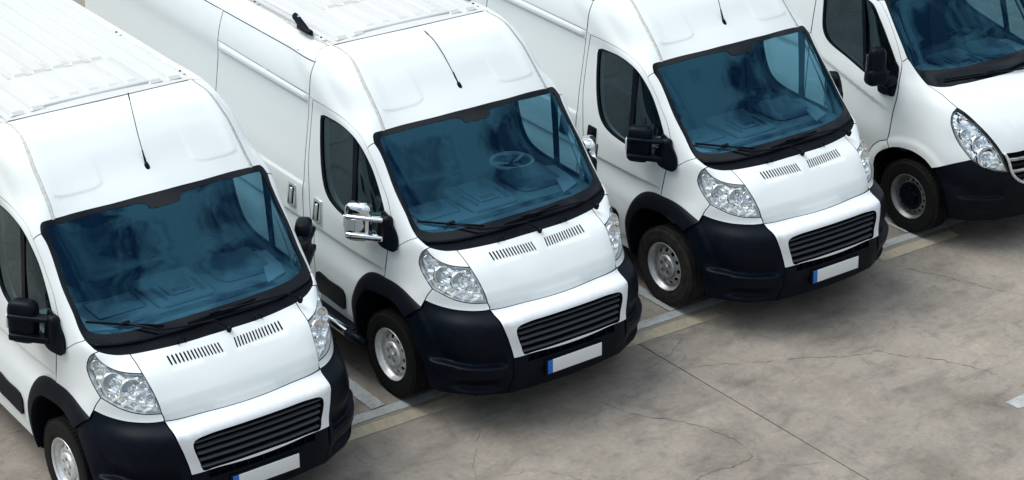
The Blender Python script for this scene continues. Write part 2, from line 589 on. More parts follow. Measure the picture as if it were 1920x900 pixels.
def panel(name, net, outer, mat, parent, side=-1, holes=(), s=0.03, off=0.0, flange=0.02, disp=None, gap=0.003, lines=(), flip=False, dark=True):
    """a skin panel cut out of the body surface by a loop in (u, v), with turned-in edges"""
    loops = [inset(outer, gap) if gap else list(outer)] + [inset(h, -gap) if gap else list(h) for h in holes]
    cos, edges = [], []
    for L in loops:
        b = len(cos)
        cos += L
        edges += [(b + i, b + (i + 1) % len(L)) for i in range(len(L))]
    for L in lines:
        b = len(cos)
        cos += list(L)
        edges += [(b + i, b + i + 1) for i in range(len(L) - 1)]
    O = np.array(loops[0])
    lo, hi = O.min(0), O.max(0)
    xs = np.arange(lo[0], hi[0] + s, s)
    ys = np.arange(lo[1], hi[1] + s, s * 0.866)
    G = np.array([(x + (s / 2 if j % 2 else 0), y) for j, y in enumerate(ys) for x in xs])
    ok = inside(G, loops[0])
    for h in loops[1:]:
        ok &= ~inside(G, h)
    G = G[ok]
    if len(G):
        d = seg_dist(G, loops[0])
        for h in loops[1:]:
            d = np.minimum(d, seg_dist(G, h))
        for L in lines:
            d = np.minimum(d, seg_dist(G, L, False))
        G = G[d > s * 0.45]
    allp = [Vector(q) for q in cos] + [Vector(q) for q in G]
    vo, eo, fo, *_ = geometry.delaunay_2d_cdt(allp, edges, [], 0, 1e-6)
    Vv = np.array([(q.x, q.y) for q in vo])
    Fa = np.array([f for f in fo if len(f) == 3])
    Cn = Vv[Fa].mean(1)
    ok = inside(Cn, loops[0])
    for h in loops[1:]:
        ok &= ~inside(Cn, h)
    Fa = Fa[ok]
    f = lambda u, v: net.pos(u, v, off, disp)
    P = f(Vv[:, 0], Vv[:, 1])
    N = net.nrm(Vv[:, 0], Vv[:, 1], f)
    a, b, c_ = Vv[Fa[:, 0]], Vv[Fa[:, 1]], Vv[Fa[:, 2]]
    cr = (b[:, 0] - a[:, 0]) * (c_[:, 1] - a[:, 1]) - (b[:, 1] - a[:, 1]) * (c_[:, 0] - a[:, 0])
    F = [tuple(int(i) for i in (q if k > 0 else q[::-1])) for q, k in zip(Fa, cr)]
    verts, norms = list(P), list(N)
    if flange:
        cnt = {}
        for q in F:
            for i in range(3):
                e = (q[i], q[(i + 1) % 3])
                cnt[e] = cnt.get(e, 0) + 1
        for (i, j) in [e for e in cnt if (e[1], e[0]) not in cnt]:
            tv = P[j] - P[i]
            en = np.cross(tv, N[i])
            en /= np.linalg.norm(en) + 1e-12
            k = len(verts)
            verts += [P[i], P[j], P[j] - N[j] * flange, P[i] - N[i] * flange]
            norms += [en] * 4
            F.append((k, k + 3, k + 2, k + 1))
    verts, norms = np.array(verts), np.array(norms)
    if side < 0:
        verts[:, 1] *= -1
        norms[:, 1] *= -1
        F = [q[::-1] for q in F]
    if flip:
        F = [q[::-1] for q in F]
        norms = -norms
    o = mesh(name, verts, F, mat, parent, True, norms)
    if flange and dark and mat in (M_PAINT, M_PANEL):
        # black on the turned-in edges paints shade into the gaps between panels
        o.data.materials.append(M_BLACK)
        nf = len(Fa)
        for pf in o.data.polygons[nf:]:
            pf.material_index = 1
    return o

def flat(o):
    me = o.data
    if me.attributes.get('custom_normal'):
        me.attributes.remove(me.attributes['custom_normal'])
    me.polygons.foreach_set('use_smooth', [False] * len(me.polygons))
    me.update()

def facet_noise(amp):
    r = np.random.default_rng(12)
    tab = r.uniform(-amp, amp, 4096)
    def f(P, u, v):
        k = (np.floor(np.asarray(u) * 5000).astype(int) * 73 + np.floor(np.asarray(v) * 5000).astype(int) * 151) % 4096
        return tab[k]
    return f

def sstep(x, a, b):
    t_ = np.clip((x - a) / (b - a), 0, 1)
    return t_ * t_ * (3 - 2 * t_)

def empty(name, loc=(0, 0, 0), rz=0.0):
    o = bpy.data.objects.new(name, None)
    o.empty_display_size = 0.3
    coll.objects.link(o)
    o.location = loc
    o.rotation_euler = (0, 0, rz)
    return o

def tag(o, label, cat, group=None, kind=None):
    if label:
        o['label'] = label
    if cat:
        o['category'] = cat
    if group:
        o['group'] = group
    if kind:
        o['kind'] = kind
    return o

def rim_disc(name, R, prof, holes, mat, parent, c, sgn, s=0.012):
    """pressed wheel disc with real holes; prof(r) gives the depth outwards"""
    loop = [(R * math.cos(2 * math.pi * k / 48), R * math.sin(2 * math.pi * k / 48)) for k in range(48)]
    cos, edges = [], []
    for L in [loop] + holes:
        b = len(cos)
        cos += L
        edges += [(b + i, b + (i + 1) % len(L)) for i in range(len(L))]
    g = np.arange(-R, R + s, s)
    G = np.array([(x, y) for x in g for y in g])
    ok = np.hypot(G[:, 0], G[:, 1]) < R - s * 0.5
    for h in holes:
        ok &= ~inside(G, h)
        ok &= seg_dist(G, h) > s * 0.45
    G = G[ok]
    vo, eo, fo, *_ = geometry.delaunay_2d_cdt([Vector(q) for q in cos] + [Vector(q) for q in G], edges, [], 0, 1e-6)
    Vv = np.array([(q.x, q.y) for q in vo])
    Fa = np.array([f for f in fo if len(f) == 3])
    Cn = Vv[Fa].mean(1)
    ok = np.ones(len(Fa), bool)
    for h in holes:
        ok &= ~inside(Cn, h)
    r = np.hypot(Vv[:, 0], Vv[:, 1])
    d = np.array([prof(q) for q in r])
    V = [(c[0] + x, c[1] + sgn * dd, c[2] + z) for (x, z), dd in zip(Vv, d)]
    bm = bmesh.new()
    bv = [bm.verts.new(q) for q in V]
    for f in Fa[ok]:
        bm.faces.new([bv[int(i)] for i in f])
    bnd = [e for e in bm.edges if len(e.link_faces) == 1]
    ex = bmesh.ops.extrude_edge_only(bm, edges=bnd)
    for v in ex['geom']:
        if isinstance(v, bmesh.types.BMVert):
            v.co.y -= sgn * 0.008
    return from_bm(name, bm, mat, parent, angle=50)

def ring_pts(cx, cy, rx, ry, rot, n=10):
    return [(cx + rx * math.cos(a) * math.cos(rot) - ry * math.sin(a) * math.sin(rot), cy + rx * math.cos(a) * math.sin(rot) + ry * math.sin(a) * math.cos(rot)) for a in [2 * math.pi * k / n for k in range(n)]]

def make_wheel(parent, c, sgn, style):
    """wheel with its centre plane at c; sgn = direction of the outside (+1 left, -1 right)"""
    R = 0.344
    w = empty('wheel', c)
    w.parent = parent
    tread = []
    for k in range(9):
        t0 = -0.085 + k * 0.0212
        gr = 0.006 if k % 2 else 0.0
        tread += [(R - gr, t0), (R - gr, t0 + 0.0175)]
    prof = [(0.205, -0.100), (0.255, -0.112), (0.300, -0.110), (0.330, -0.100)] + tread + [(0.331, 0.098), (0.318, 0.107), (0.300, 0.1105), (0.296, 0.1090), (0.27, 0.1125), (0.245, 0.1115), (0.222, 0.104), (0.205, 0.098)]
    lathe_y('tyre', prof, M_RUBBER, w, 72, sgn=sgn)
    # shoulder blocks of the tread
    bm = bmesh.new()
    for k in range(60):
        a = 2 * math.pi * k / 60
        for sd_ in (0.088, -0.088):
            b = bmesh.new()
            bmesh.ops.create_cube(b, size=1)
            b.transform(Matrix.Rotation(-a, 4, 'Y') @ Matrix.Translation((R - 0.004, sgn * sd_, 0)) @ Matrix.Diagonal((0.010, 0.026, 0.021, 1)))
            me = bpy.data.meshes.new('tmp')
            b.to_mesh(me); b.free(); bm.from_mesh(me); bpy.data.meshes.remove(me)
    tb = from_bm('tread_blocks', bm, M_RUBBER, w, smooth=False)
    tb['kind'] = 'stuff'
    st = M_STEEL if style == 'silver' else M_STEEL2
    lathe_y('rim', [(0.170, -0.05), (0.176, 0.02), (0.184, 0.062), (0.192, 0.078), (0.203, 0.092), (0.2115, 0.104), (0.210, 0.108), (0.204, 0.106), (0.197, 0.096)], st, w, 56, sgn=sgn)
    lathe_y('brake_drum', [(0.0, 0.0), (0.165, 0.0), (0.165, -0.05)], M_BLACK, w, 32, sgn=sgn)
    if style == 'silver' or style == 'grey':
        holes = [ring_pts(0.140 * math.cos(a), 0.140 * math.sin(a), 0.0150, 0.0200, a) for a in [2 * math.pi * k / 11 for k in range(11)]]
        def pr(r):
            if r > 0.165: return 0.050
            if r > 0.118: return 0.050 + 0.030 * (1 - ((r - 0.118) / 0.047)**2)
            return 0.080 - 0.010 * min(1, (0.118 - r) / 0.01)
        rim_disc('wheel_disc', 0.182, pr, holes, st, w, (0, 0, 0), sgn)
        bolts = [ring_pts(0.055 * math.cos(a), 0.055 * math.sin(a), 0.0180, 0.0180, 0) for a in [2 * math.pi * (k + .25) / 5 for k in range(5)]]
        hub = rim_disc('hub_cap', 0.101, lambda r: 0.094 - (0.012 if r > 0.096 else 0) + (0.006 if r < 0.028 else 0.0) - (0.004 if 0.028 < r < 0.034 else 0), bolts, st, w, (0, 0, 0), sgn, 0.009)
        for a in [2 * math.pi * (k + .25) / 5 for k in range(5)]:
            lathe_y('wheel_bolt', [(0.0, 0.086), (0.006, 0.086), (0.009, 0.083), (0.009, 0.072)], M_STEEL2, hub, 8, (0.055 * math.cos(a), 0, 0.055 * math.sin(a)), sgn)
        for k in range(10):
            a = 2 * math.pi * (k + .25) / 10
            rr_ = 0.083
    else:
        holes = [ring_pts(0.153 * math.cos(a), 0.153 * math.sin(a), 0.0125, 0.0135, a) for a in [2 * math.pi * k / 16 for k in range(16)]]
        def pr2(r):
            if r > 0.168: return 0.052
            if r > 0.112: return 0.052 + 0.018 * (1 - ((r - 0.112) / 0.056)**2)
            return 0.050
        rim_disc('wheel_disc', 0.182, pr2, holes, M_STEEL2, w, (0, 0, 0), sgn)
        hb = lathe_y('hub_cap', [(0.130, 0.066), (0.128, 0.080), (0.118, 0.078), (0.085, 0.060), (0.055, 0.066), (0.050, 0.080), (0.036, 0.084), (0.0, 0.084)], M_PLASTIC, w, 36, sgn=sgn)
        for k in range(5):
            a = 2 * math.pi * (k + .3) / 5
            lathe_y('wheel_bolt', [(0.0, 0.090), (0.011, 0.089), (0.014, 0.083), (0.015, 0.062)], M_PLASTIC2, hb, 8, (0.068 * math.cos(a), 0, 0.068 * math.sin(a)), sgn)
    return w

def loft(name, rows, mat, parent, closed=False, angle=35):
    bm = bmesh.new()
    R_ = [[bm.verts.new(q) for q in r] for r in rows]
    for a, b in zip(R_[:-1], R_[1:]):
        n = len(a)
        for i in range(n if closed else n - 1):
            bm.faces.new((a[i], a[(i + 1) % n], b[(i + 1) % n], b[i]))
    return from_bm(name, bm, mat, parent, angle=angle)

def resample(pts, n):
    P = np.array(smooth_curve(pts, 0.01))
    L = np.concatenate([[0], np.cumsum(np.linalg.norm(np.diff(P, axis=0), axis=1))])
    tt = np.linspace(0, L[-1], n)
    return np.stack([np.interp(tt, L, P[:, k]) for k in range(P.shape[1])], 1)

# ------------------------------------------------------------------ measured body data
NET_A = [
[(-0.04, 0, 0.262), (-0.056, 0.301, 0.262), (-0.118, 0.605, 0.255), (-0.262, 0.858, 0.262), (-0.478, 0.985, 0.272), (-0.96, 0.985, 0.28), (-2.1, 0.985, 0.3), (-4.3, 0.985, 0.3), (-6.2, 0.965, 0.3)],
[(0.023, 0, 0.471), (0.013, 0.302, 0.469), (-0.033, 0.596, 0.463), (-0.208, 0.865, 0.451), (-0.454, 0.996, 0.43), (-0.97, 1.005, 0.42), (-2.1, 1.01, 0.42), (-4.3, 1.01, 0.42), (-6.2, 0.99, 0.42)],
[(0, 0, 0.663), (-0.01, 0.303, 0.662), (-0.054, 0.588, 0.656), (-0.238, 0.861, 0.633), (-0.485, 0.987, 0.622), (-0.98, 1.01, 0.6), (-2.1, 1.02, 0.6), (-4.3, 1.02, 0.6), (-6.2, 1, 0.6)],
[(-0.043, 0, 0.853), (-0.054, 0.305, 0.852), (-0.095, 0.589, 0.849), (-0.28, 0.842, 0.829), (-0.526, 0.967, 0.803), (-1, 0.995, 0.775), (-2.1, 1.02, 0.775), (-4.3, 1.02, 0.775), (-6.2, 1, 0.775)],
[(-0.184, 0, 0.941), (-0.196, 0.304, 0.937), (-0.236, 0.613, 0.924), (-0.378, 0.811, 0.914), (-0.595, 0.94, 0.918), (-1.01, 0.976, 0.896), (-2.1, 1.02, 0.89), (-4.3, 1.02, 0.89), (-6.2, 1, 0.89)],
[(-0.259, 0, 1.053), (-0.268, 0.305, 1.051), (-0.305, 0.637, 1.047), (-0.418, 0.802, 1.038), (-0.572, 0.905, 1.034), (-1.024, 0.971, 0.997), (-2.1, 1.012, 1), (-4.3, 1.012, 1), (-6.2, 0.992, 1)],
[(-0.402, 0, 1.199), (-0.413, 0.305, 1.198), (-0.439, 0.65, 1.194), (-0.517, 0.797, 1.185), (-0.629, 0.888, 1.171), (-1.037, 0.975, 1.119), (-2.1, 1.005, 1.12), (-4.3, 1.005, 1.12), (-6.2, 0.985, 1.12)],
[(-0.518, 0, 1.288), (-0.533, 0.305, 1.286), (-0.61, 0.653, 1.276), (-0.642, 0.787, 1.287), (-0.697, 0.877, 1.311), (-0.999, 0.98, 1.238), (-2.1, 0.997, 1.24), (-4.3, 0.997, 1.24), (-6.2, 0.977, 1.24)],
[(-0.679, 0, 1.386), (-0.694, 0.305, 1.384), (-0.74, 0.629, 1.378), (-0.778, 0.832, 1.375), (-0.807, 0.898, 1.375), (-1.041, 0.975, 1.335), (-2.1, 0.988, 1.35), (-4.3, 0.988, 1.35), (-6.2, 0.968, 1.35)],
[(-0.999, 0, 1.7), (-1.016, 0.305, 1.698), (-1.062, 0.629, 1.692), (-1.093, 0.812, 1.688), (-1.117, 0.89, 1.685), (-1.254, 0.963, 1.668), (-2.1, 0.96, 1.66), (-4.3, 0.96, 1.66), (-6.2, 0.94, 1.66)],
[(-1.313, 0, 2.021), (-1.327, 0.305, 2.017), (-1.376, 0.629, 2.008), (-1.393, 0.802, 1.998), (-1.415, 0.881, 1.987), (-1.474, 0.945, 1.959), (-2.12, 0.944, 1.95), (-4.3, 0.944, 1.95), (-6.2, 0.924, 1.95)],
[(-1.491, 0, 2.158), (-1.503, 0.304, 2.153), (-1.518, 0.609, 2.139), (-1.522, 0.773, 2.128), (-1.573, 0.862, 2.101), (-1.715, 0.932, 2.073), (-2.25, 0.948, 2.08), (-4.3, 0.948, 2.08), (-6.2, 0.928, 2.08)],
[(-1.714, 0, 2.34), (-1.722, 0.304, 2.336), (-1.739, 0.608, 2.327), (-1.751, 0.758, 2.32), (-1.824, 0.848, 2.301), (-2.05, 0.909, 2.289), (-2.55, 0.912, 2.29), (-4.3, 0.912, 2.29), (-6.2, 0.892, 2.29)],
[(-1.859, 0, 2.425), (-1.866, 0.303, 2.422), (-1.88, 0.608, 2.414), (-1.898, 0.752, 2.405), (-1.978, 0.822, 2.382), (-2.165, 0.872, 2.382), (-2.68, 0.874, 2.385), (-4.3, 0.874, 2.385), (-6.2, 0.854, 2.385)],
[(-2.126, 0, 2.457), (-2.136, 0.301, 2.455), (-2.156, 0.586, 2.447), (-2.171, 0.745, 2.44), (-2.243, 0.753, 2.431), (-2.376, 0.752, 2.415), (-2.9, 0.752, 2.442), (-4.3, 0.752, 2.442), (-6.2, 0.732, 2.442)]]
CUR_A = {
'HF': [(0.6147, 0.6798), (0.55, 0.6769), (0.45, 0.6717), (0.35, 0.6658), (0.25, 0.6604), (0.15, 0.6563), (0.07, 0.6544), (0, 0.6538)],
'HR': [(0.6162, 1.1024), (0.516, 1.1013), (0.4093, 1.1004), (0.2932, 1.1009), (0.0995, 1.1047), (0.0387, 1.1038), (0.0, 1.1037)],
'HE1': [(0.6162, 1.1024), (0.6092, 1.0508), (0.6124, 1.0059), (0.614, 0.9674)],
'HE2': [(0.614, 0.9674), (0.6104, 0.9191), (0.6032, 0.8669), (0.6006, 0.8116), (0.6034, 0.7653), (0.6076, 0.7295)],
'HE3': [(0.6076, 0.7295), (0.6071, 0.7028), (0.6147, 0.6798)],
'HLU': [(0.9768, 1.1052), (0.9569, 1.0704), (0.9149, 1.0415), (0.8611, 1.0188), (0.7963, 0.9994), (0.7173, 0.9841), (0.614, 0.9674)],
'HLL': [(0.6076, 0.7295), (0.6703, 0.7325), (0.7385, 0.7393), (0.8033, 0.7506), (0.8649, 0.7656), (0.9201, 0.7865), (0.986, 0.8115)],
'HLO': [(0.986, 0.8115), (1.0118, 0.8469), (1.0406, 0.9055), (1.0609, 0.9642), (1.0694, 1.0046), (1.0598, 1.0384), (1.028, 1.0786), (0.9768, 1.1052)],
'TS': [(0.986, 0.8115), (1.0, 0.7684), (1.0018, 0.705)],
'TB': [(1.0018, 0.705), (0.9516, 0.6938), (0.9024, 0.6875), (0.8482, 0.6852), (0.7867, 0.6841), (0.7203, 0.68), (0.6637, 0.6777), (0.6147, 0.6798)],
'WPE': [(0.6147, 0.6798), (0.6225, 0.6114), (0.6272, 0.5497), (0.6226, 0.4992), (0.6048, 0.4308), (0.5842, 0.3575), (0.573, 0.2912)],
'WPB': [(0.573, 0.2912), (0.45, 0.2932), (0.35, 0.2896), (0.25, 0.2846), (0.15, 0.2801), (0.07, 0.2779), (0, 0.2772)],
'CW': [(0.9483, 1.2385), (0.9454, 1.2128), (0.9453, 1.1847), (0.9411, 1.1481), (0.9136, 1.1306), (0.8334, 1.1205), (0.7212, 1.1091), (0.6162, 1.1024)],
'WSL': [(0.9603, 2.0248), (0.9684, 1.9684), (0.972, 1.886), (0.9663, 1.8065), (0.9878, 1.5952), (0.9678, 1.5042), (0.9389, 1.4157), (0.9451, 1.3188), (0.9483, 1.2385)],
'WST': [(0.9603, 2.0248), (0.8495, 2.0244), (0.7371, 2.0232), (0.4076, 2.0314), (0.1764, 2.0376), (0.0477, 2.0372), (0.0, 2.0372)],
'CGL': [(0.8869, 1.9782), (0.8864, 1.9261), (0.8955, 1.8122), (0.9137, 1.6067), (0.8785, 1.5012), (0.857, 1.4458), (0.847, 1.3826), (0.8359, 1.3247), (0.8286, 1.3028), (0.8075, 1.2869), (0.7648, 1.2663), (0.6831, 1.2489), (0.5403, 1.2418), (0.3681, 1.2424), (0.1819, 1.2432), (0.0572, 1.2449), (0.0, 1.2451)],
'CGT': [(0.8869, 1.9782), (0.8179, 1.9817), (0.6008, 1.9837), (0.4239, 1.9968), (0.2939, 1.9988), (0.1631, 1.995), (0.1325, 1.9804), (0.1233, 1.9541), (0.0944, 1.9441), (0.0499, 1.9429), (0.0, 1.9424)],
'CWT': [(0.9483, 1.2385), (0.9267, 1.2075), (0.8637, 1.1948), (0.7798, 1.187), (0.6569, 1.1755), (0.517, 1.1712), (0.408, 1.1747), (0.2815, 1.1779), (0.1096, 1.1828), (0.0, 1.1837)],
'GH': [(0, 0.5276), (0.1, 0.5275), (0.2, 0.5271), (0.3, 0.5263), (0.4, 0.5249), (0.4938, 0.5183), (0.5233, 0.5077), (0.5366, 0.49), (0.5367, 0.4664), (0.5247, 0.4253), (0.5008, 0.3657), (0.4845, 0.3105), (0.4, 0.3053), (0.3, 0.3031), (0.2, 0.303), (0.1, 0.3036), (0, 0.3039)],
'APS': [(1.0038, 1.9487), (1.0876, 1.9445), (1.2032, 1.9346)],
'FSO': [(0.9483, 1.2385), (1.0905, 1.2016), (1.1891, 1.1525), (1.2412, 1.1182)],
'DIT': [(0.7955, 2.0251), (0.8071, 2.1294), (0.8251, 2.2279), (0.8322, 2.3337), (0.8358, 2.4303), (0.8232, 2.5404), (0.812, 2.6591), (0.8083, 2.7812), (0.8007, 2.8603), (0.8341, 2.9026)],
'RFS': [(0.8341, 2.9026), (0.7142, 2.8974), (0.4976, 2.8902), (0.2847, 2.9026), (0.0838, 2.9026), (0.0, 2.9026)],
'RSE': [(1.3896, 2.5893), (1.3538, 2.664), (1.2509, 2.7652), (1.0627, 2.8551), (0.8341, 2.9026)],
'WS1': [(0.9603, 2.0248), (0.9841, 1.983), (1.0038, 1.9487)],
'WS2': [(1.0038, 1.9487), (0.972, 1.886), (0.9663, 1.8065), (0.9878, 1.5952), (0.9678, 1.5042), (0.9389, 1.4157), (0.9451, 1.3188), (0.9483, 1.2385)],
'CW1': [(0.9483, 1.2385), (0.9454, 1.2128), (0.9453, 1.1847), (0.9411, 1.1481), (0.9136, 1.1306)],
'CW2': [(0.9136, 1.1306), (0.8334, 1.1205), (0.7212, 1.1091), (0.6162, 1.1024)],
'LEDGE': [(0.7516, 2.2207), (0.7045, 2.1857), (0.6488, 2.1768), (0.3667, 2.1705)],
'KINK': [(0.6143, 0.5325), (0.5217, 0.5424), (0.4562, 0.5451)],
'P_ind': [(1.001, 1.0229)],
'P_lampA': [(0.8928, 0.9227)],
'P_lampB': [(0.7563, 0.8827)],
'P_lampC': [(0.7052, 0.8283)],
'P_lampD': [(0.6422, 0.8988)],
'P_lampE': [(0.6258, 0.8355)],
'P_ant': [(0.0118, 2.2089)],
'P_plTL': [(0.2756, 0.208)],
'P_plBL': [(0.2543, 0.101)]}
NET_B = [
[(-0.07, 0, 0.24), (-0.09, 0.3, 0.24), (-0.15, 0.6, 0.24), (-0.27, 0.83, 0.25), (-0.42, 0.96, 0.27), (-0.85, 1, 0.28), (-2, 0.99, 0.3), (-4, 0.99, 0.3), (-5.6, 0.97, 0.3)],
[(0, 0, 0.45), (-0.02, 0.3, 0.45), (-0.08, 0.6, 0.45), (-0.21, 0.84, 0.45), (-0.385, 0.975, 0.45), (-0.85, 1.01, 0.45), (-2, 1.02, 0.45), (-4, 1.02, 0.45), (-5.6, 1, 0.45)],
[(0, 0, 0.65), (-0.02, 0.3, 0.65), (-0.085, 0.6, 0.65), (-0.23, 0.835, 0.65), (-0.42, 0.965, 0.65), (-0.85, 1, 0.65), (-2, 1.03, 0.65), (-4, 1.03, 0.65), (-5.6, 1.01, 0.65)],
[(-0.03, 0, 0.85), (-0.05, 0.3, 0.85), (-0.115, 0.58, 0.85), (-0.26, 0.81, 0.85), (-0.46, 0.95, 0.85), (-0.85, 1, 0.85), (-2, 1.03, 0.85), (-4, 1.03, 0.85), (-5.6, 1.01, 0.85)],
[(-0.1, 0, 1), (-0.12, 0.3, 1), (-0.19, 0.56, 1), (-0.33, 0.78, 1), (-0.51, 0.925, 1), (-0.88, 0.992, 1), (-2, 1.02, 1), (-4, 1.02, 1), (-5.6, 1, 1)],
[(-0.21, 0, 1.12), (-0.23, 0.3, 1.12), (-0.29, 0.56, 1.12), (-0.4, 0.76, 1.12), (-0.55, 0.9, 1.12), (-0.9, 0.985, 1.12), (-2, 1.01, 1.12), (-4, 1.01, 1.12), (-5.6, 0.99, 1.12)],
[(-0.38, 0, 1.24), (-0.4, 0.3, 1.24), (-0.45, 0.58, 1.24), (-0.53, 0.75, 1.24), (-0.63, 0.875, 1.24), (-0.92, 0.972, 1.24), (-2, 1, 1.24), (-4, 1, 1.24), (-5.6, 0.98, 1.24)],
[(-0.59, 0, 1.34), (-0.605, 0.3, 1.34), (-0.65, 0.6, 1.34), (-0.7, 0.76, 1.34), (-0.77, 0.865, 1.34), (-0.97, 0.955, 1.34), (-2, 0.985, 1.34), (-4, 0.985, 1.34), (-5.6, 0.965, 1.34)],
[(-0.78, 0, 1.44), (-0.795, 0.3, 1.44), (-0.84, 0.6, 1.44), (-0.88, 0.78, 1.44), (-0.92, 0.865, 1.44), (-1.05, 0.935, 1.44), (-2, 0.97, 1.44), (-4, 0.97, 1.44), (-5.6, 0.95, 1.44)],
[(-1.04, 0, 1.72), (-1.055, 0.3, 1.72), (-1.1, 0.6, 1.72), (-1.135, 0.78, 1.72), (-1.165, 0.855, 1.72), (-1.27, 0.915, 1.72), (-2, 0.94, 1.72), (-4, 0.94, 1.72), (-5.6, 0.92, 1.72)],
[(-1.35, 0, 2.05), (-1.36, 0.3, 2.05), (-1.4, 0.6, 2.045), (-1.43, 0.76, 2.04), (-1.46, 0.83, 2.03), (-1.56, 0.895, 2.02), (-2.05, 0.91, 2.02), (-4, 0.91, 2.02), (-5.6, 0.89, 2.02)],
[(-1.52, 0, 2.19), (-1.53, 0.3, 2.19), (-1.55, 0.6, 2.18), (-1.58, 0.75, 2.17), (-1.63, 0.83, 2.16), (-1.78, 0.89, 2.15), (-2.2, 0.9, 2.15), (-4, 0.9, 2.15), (-5.6, 0.88, 2.15)],
[(-1.85, 0, 2.38), (-1.86, 0.3, 2.38), (-1.88, 0.6, 2.37), (-1.9, 0.74, 2.365), (-1.97, 0.8, 2.36), (-2.1, 0.86, 2.36), (-2.6, 0.865, 2.36), (-4, 0.865, 2.36), (-5.6, 0.845, 2.36)],
[(-2.2, 0, 2.47), (-2.21, 0.3, 2.47), (-2.22, 0.6, 2.465), (-2.24, 0.7, 2.46), (-2.3, 0.73, 2.46), (-2.4, 0.735, 2.46), (-2.9, 0.735, 2.46), (-4, 0.735, 2.46), (-5.6, 0.725, 2.46)]]
CUR_B = {
'HLO': [(0.8357, 1.0712), (0.9034, 1.0118), (0.9328, 0.9253), (0.9253, 0.8451), (0.8961, 0.743), (0.8625, 0.6667), (0.8308, 0.6046)],
'HLB': [(0.8308, 0.6046), (0.7817, 0.5555), (0.6835, 0.5086), (0.5638, 0.48)],
'HLI': [(0.5638, 0.48), (0.6072, 0.5836), (0.6301, 0.6578), (0.6818, 0.7816), (0.7476, 0.9184), (0.7967, 1.0196), (0.8357, 1.0712)],
'HD': [(0.8357, 1.0712), (0.8624, 1.1371), (0.8777, 1.2038), (0.9282, 1.2758)],
'CW': [(0.9282, 1.2758), (0.9612, 1.3142), (0.9797, 1.3686), (1.0104, 1.4353), (1.0606, 1.5212), (1.0957, 1.5569)],
'WSL': [(1.0957, 1.5569), (1.0901, 1.7312), (1.0803, 1.9467), (1.0376, 2.102)],
'CG': [(0.9842, 2.1017), (1.0606, 1.8475), (1.0785, 1.6249), (1.0539, 1.5409), (1.0121, 1.49), (0.9314, 1.4568), (0.8017, 1.4483), (0.5015, 1.4303), (0.122, 1.4295), (-0.4293, 1.426)],
'CWB': [(0.9612, 1.3142), (0.8763, 1.2923), (0.5791, 1.2792), (0.2739, 1.2825), (-0.0006, 1.2794), (-0.2224, 1.2713)],
'AS': [(1.1004, 1.5518), (1.2402, 1.5076)],
'DF': [(1.2372, 1.508), (1.3416, 1.312), (1.3782, 0.9145), (1.415, 0.6444), (1.4361, 0.5268), (1.4718, 0.4706), (1.5159, 0.4049)],
'APD': [(1.2372, 1.508), (1.1853, 1.712), (1.1595, 1.8917), (1.1563, 2.0354), (1.1662, 2.097)],
'WINB': [(2.3064, 1.8633), (2.2212, 1.5386), (2.1761, 1.4595), (2.1153, 1.4163), (1.8978, 1.3017), (1.702, 1.1891), (1.544, 1.1148), (1.401, 1.1957)],
'WINF': [(1.304, 2.0882), (1.3495, 1.8993), (1.3441, 1.6903), (1.3347, 1.4965)],
'BT': [(0.8308, 0.6046), (0.9216, 0.5504), (1.0575, 0.4572)],
'BR': [(1.0575, 0.4572), (1.0196, 0.3784), (0.9922, 0.2963), (0.973, 0.1798), (0.929, 0.011)],
'BB': [(0.929, 0.011), (0.8571, 0.0247), (0.6834, 0.0614), (0.5608, 0.0753), (0.3259, 0.0605)],
'ARCH': [(1.5043, 0.3341), (1.4717, 0.404), (1.4229, 0.4611), (1.3599, 0.506), (1.296, 0.5292), (1.2371, 0.5364), (1.1826, 0.5321), (1.1102, 0.5041), (1.0575, 0.4572)],
'ARCHO': [(1.5144, 0.3945), (1.4418, 0.4963), (1.359, 0.6118), (1.2704, 0.641), (1.1641, 0.6283), (1.0795, 0.5801), (1.0136, 0.4983)],
'GR': [(0.6124, 0.6657), (0.5885, 0.6054), (0.5555, 0.4937), (0.5204, 0.4453), (0.4655, 0.4016), (0.4142, 0.3769)],
'HF': [(0.6195, 0.675), (0.5542, 0.6843), (0.3982, 0.6896)],
'REC': [(0.8898, 0.2571), (0.7619, 0.2902), (0.6285, 0.273), (0.6058, 0.2443), (0.7143, 0.2468), (0.8274, 0.2514)],
'MIR': [(1.7051, 1.3599), (1.6273, 1.5549), (1.5106, 1.63), (1.4089, 1.6039), (1.4437, 1.4965), (1.3206, 1.524), (1.3163, 1.4223), (1.3792, 1.1549), (1.5653, 1.0233), (1.5314, 1.1507), (1.6585, 1.1534)],
'P_lampA': [(0.8442, 0.9627)],
'P_lampB': [(0.8559, 0.8186)],
'P_lampC': [(0.7683, 0.7425)],
'P_lampD': [(0.7399, 0.6351)]}

def lathe_dir(name, prof, c, d, mat, parent, n=28):
    """profile (radius, along) turned round direction d at c"""
    d = Vector(d).normalized()
    q = d.to_track_quat('Z', 'Y').to_matrix()
    V, F = [], []
    m = len(prof)
    for k in range(n):
        a = 2 * math.pi * k / n
        for r, t_ in prof:
            V.append(Vector(c) + q @ Vector((r * math.cos(a), r * math.sin(a), t_)))
    for k in range(n):
        for j in range(m - 1):
            F.append((k * m + j, ((k + 1) % n) * m + j, ((k + 1) % n) * m + j + 1, k * m + j + 1))
    return mesh(name, V, F, mat, parent)

